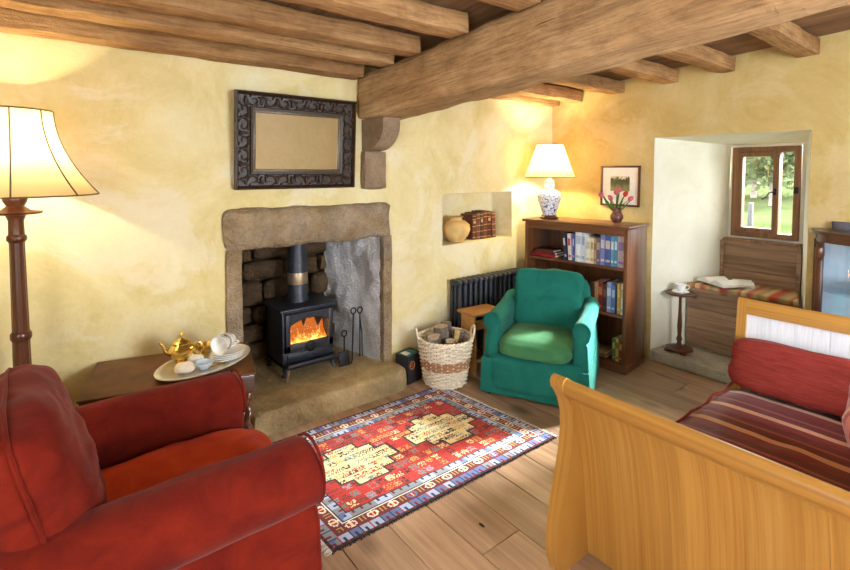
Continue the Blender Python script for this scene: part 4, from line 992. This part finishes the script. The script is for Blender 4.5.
# ------------------------------------------------------------------ niche: pot and leather books
o = thing('cream_pot', 'round cream earthenware pot in the wall niche', 'pot', (2.625, 2.945, NZ0 + .002))
MB().lathe([(.05, 0), (.06, .005), (.10, .05), (.118, .10), (.112, .14), (.075, .172), (.05, .178), (.054, .20), (.062, .208), (.055, .208), (.044, .19), (.06, .165), (.001, .02)], 32, caps=False).build('pot_body', 'terra', o, 60)
nb = [(.042, .215, (92, 48, 28)), (.038, .225, (110, 66, 40)), (.034, .225, (74, 44, 30)), (.044, .235, (100, 60, 36)), (.04, .235, (86, 40, 26)), (.046, .225, (112, 70, 44))]
x = 2.80
M['gilt'] = plain('gilt_tooling', S(206, 166, 100), .4, .3)
for i, (th, h, c) in enumerate(nb):
    mt = 'leather_%d' % i; M[mt] = plain(mt, S(*c), .45, 0, .4, .25, 40, .1); t = .004
    m = MB().b2((0, 0, 0), (t, .15, h), .001).b2((th - t, 0, 0), (th, .15, h), .001)
    m.lathe([(th / 2, 0), (th / 2, h)], 14, (th / 2, .003, 0), None, 1, .35)
    o = m.build('leather_book', mt); MB().b2((t, .004, .004), (th - t, .145, h - .004)).build('pages', 'paper', o, 0)
    g = MB()
    for q_ in (.08, .30, .52, .80, .93):
        g = MB(); g.lathe([(th / 2 + .0008, h * q_ - .002), (th / 2 + .0008, h * q_ + .002)], 14, (th / 2, .003, 0), None, 1, .37); g.build('gilt_band', 'gilt', o, 60)
    g = MB().lathe([(th / 2 + .0006, h * .64), (th / 2 + .0006, h * .75)], 14, (th / 2, .003, 0), None, .9, .36); g.build('spine_label', 'gilt' if i % 2 == 0 else 'book_110_34_40', o, 60)
    o.location = (x, 2.93, NZ0 + .001); o.rotation_euler = (0, R(-4 if i == 5 else 0), 0); tag(o, '%s leather bound book from the left in the wall niche' % ORD[i], 'book', 'leather books in the niche'); x += th + .005 + (.016 if i == 4 else 0)

# ------------------------------------------------------------------ window, recess, window seat
wn_ = bpy.data.objects.new('window_1', None); COL.objects.link(wn_); struct(wn_); wn_.location = (WX, 0, 0); wn_['label'] = 'small oak casement window in the deep white recess'
def wbar(y0, y1, z0, z1, x0, x1, nm, par, mt='winframe'): return MB().b2((x0, y0, z0), (x1, y1, z1), .004).build(nm, mt, par)
for a in ((WY0, WY0 + .04, WZ0, WZ1), (WY1 - .045, WY1, WZ0, WZ1), (WY0 + .04, WY1 - .045, WZ0, WZ0 + .045), (WY0 + .04, WY1 - .045, WZ1 - .045, WZ1)): wbar(*a, -.03, .05, 'window_frame', wn_)
mul = 1.265
cas = wbar(mul - .02, mul + .02, WZ0 + .02, WZ1 - .03, -.045, .03, 'casement', wn_)
for a in ((WY1 - .078, WY1 - .046, WZ0 + .046, WZ1 - .046), (mul + .021, WY1 - .079, WZ0 + .046, WZ0 + .08), (mul + .021, WY1 - .079, WZ1 - .078, WZ1 - .046)): wbar(*a, -.04, .02, 'casement_rail', cas)
MB().b2((-.012, mul + .01, WZ0 + .06), (-.009, WY1 - .06, WZ1 - .06)).build('pane', 'glass', wn_, 0)
MB().b2((.01, WY0 + .03, WZ0 + .04), (.013, mul - .01, WZ1 - .04)).build('pane', 'glass', wn_, 0)
MB().tube([(-.045, mul + .004, 1.345), (-.065, mul + .006, 1.345), (-.068, mul + .035, 1.335), (-.066, mul + .055, 1.30), (-.066, mul + .085, 1.285)], [.007, .006, .005, .005, .007], 8).box((-.047, mul + .004, 1.345), (.006, .022, .05), .002).build('window_latch', 'iron_dark', cas)
MB().box((-.034, WY0 + .022, 1.36), (.012, .03, .05), .003).build('window_latch', 'iron_dark', wn_)
ws = thing('window_seat', 'old pine window seat with a panelled back below the window', 'bench', (4.08, 1.35, .085))
zs = [(0.0, .155), (.158, .315), (.318, .462)]
def yl(x): return 1.87 - (x - 3.75) * .36 - .008 - 1.35
def yr(x): return .886 + (x - 3.75) * .272 + .008 - 1.35
for a, b in zs: MB().b2((-.012, yr(4.08), a), (.012, yl(4.08) - .01, b), .003).build('board', 'oldpine', ws)
m = MB(); m.prism([(-.02, yr(4.06)), (-.02, yl(4.06) - .005), (.335, yl(4.41)), (.335, yr(4.41))], .464, .484, 2); m.build('seat_board', 'oldpine', ws)
for a, b in ((.485, .605), (.607, .725), (.727, .83)): MB().b2((.338, yr(4.42) + .01, a), (.352, yl(4.42) - .01, b), .002).build('back_board', 'oldpine', ws)
for a in ((yl(4.41) - .028, yl(4.41), .485, .845), (yr(4.41), yr(4.41) + .028, .485, .845)): MB().b2((.325, a[0], a[2]), (.353, a[1], a[3]), .003).build('back_stile', 'oldpine', ws)
MB().b2((.318, yr(4.41), .832), (.355, yl(4.41), .848), .004).build('back_rail', 'oldpine', ws)
MB().b2((.33, yr(4.45), .848), (.41, yl(4.45), .868), .004).build('sill', 'winframe', ws)
# cushion with woven stripes
cm = Mt('striped_kilim', .95, spec=.1); yy = cm.sep()[1]; nn = cm.noise(30, 3)
cm.color(cm.ramp(cm.math('FRACT', cm.math('ADD', cm.math('MULTIPLY', yy, 3.1), cm.math('MULTIPLY', nn, .04))), [(0, S(170, 84, 64)), (.10, S(190, 158, 106)), (.22, S(168, 142, 98)), (.30, S(178, 92, 70)), (.42, S(180, 78, 62)), (.5, S(196, 168, 116)), (.64, S(156, 128, 86)), (.70, S(188, 150, 100)), (.84, S(174, 88, 68)), (.93, S(204, 178, 130))])); cm.bump(cm.noise(300, 2), .3, .003); M['kilim'] = cm.m
sc_ = MB(); sc_.loft([[(-.035 + e, yr(4.06) + .01 + e, z), (-.035 + e, yl(4.06) - .02 - e, z), (.32 - e, yl(4.40) - .01 - e, z), (.32 - e, yr(4.40) + .01 + e, z)] for z, e in ((.4845, .006), (.490, 0), (.512, 0), (.52, .006), (.522, .02))])
o = sc_.build('seat_cushion', 'kilim', None, 50); o.location = (4.08, 1.35, .085); tag(o, 'thin striped red and ochre cushion on the window seat', 'cushion')
zcu = .085 + .5225
def open_book(loc, rz, s_, lb):
    t = thing('open_book', lb, 'book', loc, R(rz), 'books on the window seat')
    for sd in (-1, 1):
        m = MB(); prof = [(sd * .15 * s_ * t_, (.008 + .046 * math.sin(min(1, t_ * 1.2) * 2.4) * (1 - t_ * .55))) for t_ in [k / 8 for k in range(9)]]
        m.loft([[(px, -.10 * s_, pz) for px, pz in prof] + [(sd * .15 * s_, -.10 * s_, .002), (0, -.10 * s_, .002)], [(px, .10 * s_, pz) for px, pz in prof] + [(sd * .15 * s_, .10 * s_, .002), (0, .10 * s_, .002)]]); m.build('page_block', 'paper', t, 60)
    MB().b2((-.155 * s_, -.105 * s_, 0), (.155 * s_, .105 * s_, .002)).build('cover', 'slate', t, 0)
open_book((4.14, 1.52, zcu + .012), 62, .92, 'large open book lying at the front of the striped window seat'); 
open_book((4.26, 1.40, zcu), 28, .62, 'smaller open book lying behind the large open one')
sp_ = MB().rbox((3.715, RY0 + .004, 0), (4.09, RY1 - .002, .085), .06, .004, 6, 4, .006).build('stone_step', 'step', None, 60); tag(sp_, 'worn grey stone step at the foot of the window recess', 'step')
cs = thing('candle_stand', 'small dark wooden pedestal table in the window recess', 'side table', (3.875, 1.70, .085))
MB().lathe([(.001, .455), (.10, .455), (.108, .460), (.108, .468), (.10, .472), (.098, .466), (.001, .466)], 32, caps=False).build('top', 'mahog', cs, 40)
MB().lathe([(.03, .02), (.024, .05), (.014, .075), (.022, .10), (.013, .13), (.017, .2), (.012, .32), (.010, .42), (.02, .455)], 16).build('column', 'mahog', cs, 60)
MB().lathe([(.085, .012), (.105, .022), (.10, .03), (.04, .042), (.028, .05)], 8).build('base', 'mahog', cs, 30)
for k in range(4): a = R(45 + 90 * k); MB().soft((.085 * math.cos(a), .085 * math.sin(a), .012), (.045, .045, .024), 3, 4).build('foot', 'mahog', cs, 60)
sa = MB().lathe([(.001, .003), (.03, .003), (.033, 0), (.036, .004), (.062, .012), (.061, .014), (.034, .007), (.001, .006)], 28, caps=False).build('saucer', 'china', None, 50); sa.location = (3.875, 1.70, .085 + .4665); tag(sa, 'white saucer on the small pedestal table', 'saucer')
c = cup('tea_cup', 'white tea cup upright on the saucer of the pedestal table', (3.875, 1.70, .085 + .4735), (0, 0, R(-60))); c['group'] = 'cups in the room'

# ------------------------------------------------------------------ settle (sleigh ended sofa)
sf = thing('sleigh_sofa', 'honey oak sleigh ended sofa with a white inner panel in the right foreground', 'sofa', (2.2, .55, 0))
def rel(pts): return [(x - 2.2, z) for x, z in pts]
# near end: S curved post, flat veneered panel, rolled top rail
outer = [(1.455, 0), (1.435, .05), (1.428, .12), (1.436, .20), (1.455, .29), (1.482, .39), (1.499, .47), (1.506, .54), (1.502, .60), (1.485, .65), (1.462, .685), (1.445, .705), (1.440, .725), (1.448, .742), (1.466, .748)]
inner = [(1.490, .735), (1.515, .70), (1.538, .65), (1.555, .59), (1.568, .53), (1.58, .46), (1.595, .38), (1.61, .28), (1.625, .15), (1.63, 0)]
post = rel(outer + inner)
Y0s, Y1s = .05, 1.09
MB().prism(post, Y1s - .055 - .55, Y1s - .55, 1).build('end_post', 'honey', sf, 50); MB().prism(post, Y0s - .55, Y0s + .055 - .55, 1).build('end_post', 'honey', sf, 50)
po = [(1.624, .005), (1.600, .20), (1.578, .36), (1.556, .48), (1.536, .56), (1.510, .63), (1.488, .668)]
pi_ = [(1.503, .674), (1.526, .64), (1.551, .57), (1.571, .49), (1.593, .37), (1.615, .21), (1.638, .005)]
ys = [Y0s + .055 + (Y1s - Y0s - .11) * k / 5 for k in range(6)]
for a, b in zip(ys[:-1], ys[1:]): MB().prism(rel(po + pi_), a - .55 + .0002, b - .55 - .0002, 1).build('veneer_panel', 'honey', sf, 50)
rail_ = [(1.496, .66), (1.475, .668), (1.455, .688), (1.446, .71), (1.446, .727), (1.456, .740), (1.472, .742), (1.492, .728), (1.508, .706), (1.512, .685)]
MB().prism(rel(rail_), Y0s + .055 - .55, Y1s - .055 - .55, 1).build('top_rail', 'honey_y', sf, 50)
MB().b2((1.64 - 2.2, Y0s + .055 - .55, .03), (1.67 - 2.2, Y1s - .055 - .55, .12), .004).build('bottom_rail', 'honey_y', sf)
# far end
XF = 2.95
def mir(pts, h=1.0, z0=0): return [(XF + .02 - (x - 1.5) * .55 - 2.2, z * h + z0) for x, z in pts]
fpost = [(XF - .06, 0), (XF - .065, .20), (XF - .055, .38), (XF - .03, .55), (XF - .012, .70), (XF - .005, .80), (XF + .012, .815), (XF + .035, .80), (XF + .03, .66), (XF + .005, .5), (XF - .01, .36), (XF - .015, .2), (XF - .01, 0)]
for a in (Y1s - .10 - .045, Y0s): MB().prism(rel(fpost), a - .55, a + .045 - .55, 1).build('end_post', 'honey', sf, 50)
MB().prism(rel([(XF - .015, .735), (XF - .005, .80), (XF + .012, .812), (XF + .03, .80), (XF + .025, .735)]), Y0s + .045 - .55, Y1s - .145 - .55, 1).build('top_rail', 'honey_y', sf, 50)
yy0, yy1 = Y0s + .045, Y1s - .145
for k in range(12):
    a, b = yy0 + (yy1 - yy0) * k / 12, yy0 + (yy1 - yy0) * (k + 1) / 12
    MB().prism(rel([(XF - .035, .22), (XF - .012, .5), (XF + .0, .735), (XF + .012, .735), (XF - .0, .5), (XF - .022, .22)]), a - .55 + .0006, b - .55 - .0006, 1).build('white_board', 'whitepanel', sf, 30)
MB().b2((1.63 - 2.2, Y1s - .14 - .55, .14), (XF - .06 - 2.2, Y1s - .10 - .55, .25), .004).build('front_rail', 'honey', sf)
MB().b2((1.63 - 2.2, Y0s + .0 - .55, .14), (XF - .06 - 2.2, Y0s + .04 - .55, .62), .004).build('back_rail', 'honey', sf)
MB().b2((1.63 - 2.2, Y0s + .04 - .55, .20), (XF - .06 - 2.2, Y1s - .14 - .55, .225)).build('slat_deck', 'honey', sf)
# striped seat mattress
sm_ = Mt('red_striped_satin', .55, spec=.35, sheen=.3); xx = sm_.sep()[0]; wb = sm_.noise(3, 2)
RB, RD, CRM, PK = S(126, 28, 30), S(104, 20, 24), S(222, 170, 136), S(170, 72, 62)
sm_.color(sm_.ramp(sm_.math('FRACT', sm_.math('ADD', sm_.math('MULTIPLY', xx, 4.6), sm_.math('MULTIPLY', wb, .06))), [(0, RB), (.30, CRM), (.48, RD), (.72, PK), (.80, RD)], True)); sm_.bump(sm_.noise(7, 4, .6, .6), .3, .02); M['satin'] = sm_.m
so2 = thing('seat_mattress', 'red and cream striped seat mattress on the oak sofa', 'cushion', (2.255, .56, .226))
so2.scale = (.96, 1, 1)
mm_ = MB().soft((0, 0, .077), (1.30, .83, .158), 7, 32, None, .06, .007, 6, 4).build('mattress_body', 'satin', so2, 60)
for z in (.14, .02): MB().tube([(-.64 + 1.28 * k / 24, .407 + .006 * math.sin(k * 1.4), z + .006 * math.sin(k * 1.1)) for k in range(25)], .007, 6).build('piping', 'red_pipe' if 'red_pipe' in M else 'bolster', so2)
bl = MB().soft((0, 0, 0), (.16, .80, .25), 7, 20, None, 0, .008, 7, 2).build('bolster_cushion', 'bolster', None, 60); bl.location = (2.815, .555, .518); bl.rotation_euler = (0, R(9), 0); tag(bl, 'long brick red cushion against the white panel of the sofa', 'cushion')
pw = Mt('pink_stripe_satin', .5, spec=.35, sheen=.3); z_ = pw.sep()[0]
pw.color(pw.ramp(pw.math('FRACT', pw.math('MULTIPLY', z_, 9.0)), [(0, S(176, 60, 62)), (.3, S(214, 130, 120)), (.5, S(190, 78, 76)), (.7, S(226, 168, 140))], True)); pw.bump(pw.noise(9, 4), .3, .02); M['pinkstripe'] = pw.m
o = MB().soft((0, 0, 0), (.46, .19, .42), 3.0, 18, None, 0, .012, 7, 7).build('scatter_cushion', 'pinkstripe', None, 60); o.location = (2.12, .25, .585); o.rotation_euler = (R(-16), 0, R(8)); tag(o, 'plump pink striped cushion at the right edge of the sofa', 'cushion')

# ------------------------------------------------------------------ glazed cabinet
cb = thing('display_cabinet', 'dark bow fronted glazed display cabinet right of the window recess', 'cabinet', (XW - .01, .40, 0))
def bow(t, k=1.0): a = math.pi * t; return (-.30 * k * math.sin(a) ** .75 - .02, .43 * k * math.cos(a))
def slab(k0, z0, z1, nm, mt, e=0.0):
    ring = [(bow(t / 20, k0)[0] - e, bow(t / 20, k0)[1]) for t in range(21)]
    ring = [(.0, ring[0][1])] + ring + [(.0, ring[-1][1])]
    return MB().prism(ring, z0, z1, 2).build(nm, mt, cb, 40)
slab(1.0, .0, .10, 'plinth', 'mahog_x'); slab(1.03, .10, .13, 'base_moulding', 'mahog_x'); slab(.99, 1.09, 1.135, 'frieze', 'mahog_x'); slab(1.05, 1.135, 1.155, 'cornice', 'mahog_x')
for z in (.48, .80): slab(.94, z, z + .01, 'shelf', 'cabglass')
for i, t in enumerate((.0, .16, .36, .64, .84, 1.0)):
    x, y = bow(t); MB().b2((x - .0, y - .016, .13), (x + .026, y + .016, 1.09), .004).build('post', 'mahog', cb)
    if t > 0 and t < 1: MB().soft((x, y, 1.03), (.05, .045, .10), 2.5, 5).build('carved_bracket', 'mahog', cb, 60)
for a, b in ((0, .16), (.16, .36), (.36, .64), (.64, .84), (.84, 1)):
    m = MB(); rg = [[(bow(a + (b - a) * k / 6, .985)[0], bow(a + (b - a) * k / 6, .985)[1], z) for z in (.13, 1.09)] for k in range(7)]; m.loft(rg, False, False); m.build('pane', 'cabglass', cb, 60)
MB().b2((-.012, -.42, .13), (-.0, .42, 1.09)).build('back_panel', 'bluepanel', cb, 0)
ring = [(bow(t / 20, .8)[0] * .35, bow(t / 20, .85)[1]) for t in range(21)]
MB().prism([(0, ring[0][1])] + ring + [(0, ring[-1][1])], 1.155, 1.20, 2).build('gallery', 'slate', cb, 40)
vb = thing('china_bowl', 'white china bowl inside the glazed cabinet', 'bowl', (XW - .17, .52, .811)); MB().lathe([(.03, 0), (.034, .006), (.07, .05), (.08, .075), (.077, .075), (.066, .05), (.001, .012)], 28, caps=False).build('bowl_body', 'china', vb, 60)

# ------------------------------------------------------------------ outside
g = MB(); g.quad((4.7, -40, -.35), (90, -40, -.35), (90, 70, -.35), (4.7, 70, -.35), 40, 40); g.v = [(x, y, z + max(0, (x - 25)) * .012 + .25 * noise.noise(V((x * .1, y * .1, 0)))) for x, y, z in g.v]
struct(g.build('lawn', 'grass', None, 60))
h = MB(); h.quad((82, -60, -1), (82, 110, -1), (170, 150, 20), (170, -60, 17), 24, 24); h.rough(1.5, .05); o = struct(h.build('far_hillside', 'grass', None, 60))
hs = thing('white_house', 'white rendered house with a slate roof far beyond the window', 'house', (62, 23.2, -.1), R(12))
MB().b2((-3, -4, 0), (3, 4, 3.0)).build('house_wall', 'wallwhite', hs, 0)
MB().prism([(-3.4, 2.9), (3.4, 2.9), (0, 5.2)], -4.3, 4.3, 1).build('roof', 'houseroof', hs, 0)
for y in (-2.2, .2, 2.4): MB().b2((-3.05, y - .45, 1.0), (-2.98, y + .45, 2.2)).build('house_window', 'darkglass', hs, 0)
def tree(loc, s_, lb, seed):
    t = thing('garden_tree', lb, 'tree', loc, 0, 'trees beyond the window'); MB().tube([(0, 0, 0), (.1, .05, s_ * .4), (0, .1, s_ * .7)], [s_ * .045, s_ * .035, s_ * .015], 8).build('trunk', 'bark', t, 60)
    q = random.Random(seed); m = MB()
    for k in range(1500):
        d_ = V((q.gauss(0, 1), q.gauss(0, 1), q.gauss(0, .9))).normalized() * (q.random() ** .4) * s_ * .42 * (1 + .3 * math.sin(k)); c_ = d_ + V((0, 0, s_ * .62)); n_ = V((q.gauss(0, 1), q.gauss(0, 1), q.gauss(0, 1))).normalized(); a_ = n_.orthogonal().normalized() * s_ * .035; b_ = n_.cross(a_)
        m.add([c_ + a_, c_ + b_, c_ - a_, c_ - b_], [(0, 1, 2, 3)])
    m.build('foliage', 'leaf', t, 0, kind='stuff')
tree((30, 8.6, -.3), 4.6, 'pale green tree seen through the right pane of the window', 3); tree((36, 11.4, -.2), 4.2, 'broad green tree beyond the lawn seen through the left pane', 5); tree((44, 9.5, .2), 7.5, 'tall tree furthest behind the lawn', 8)
fp_ = MB().b2((-.06, -.06, 0), (.06, .06, .9), .01).build('garden_post', 'wallwhite', None); fp_.location = (17, 5.45, -.35); tag(fp_, 'small pale post standing on the lawn', 'post')
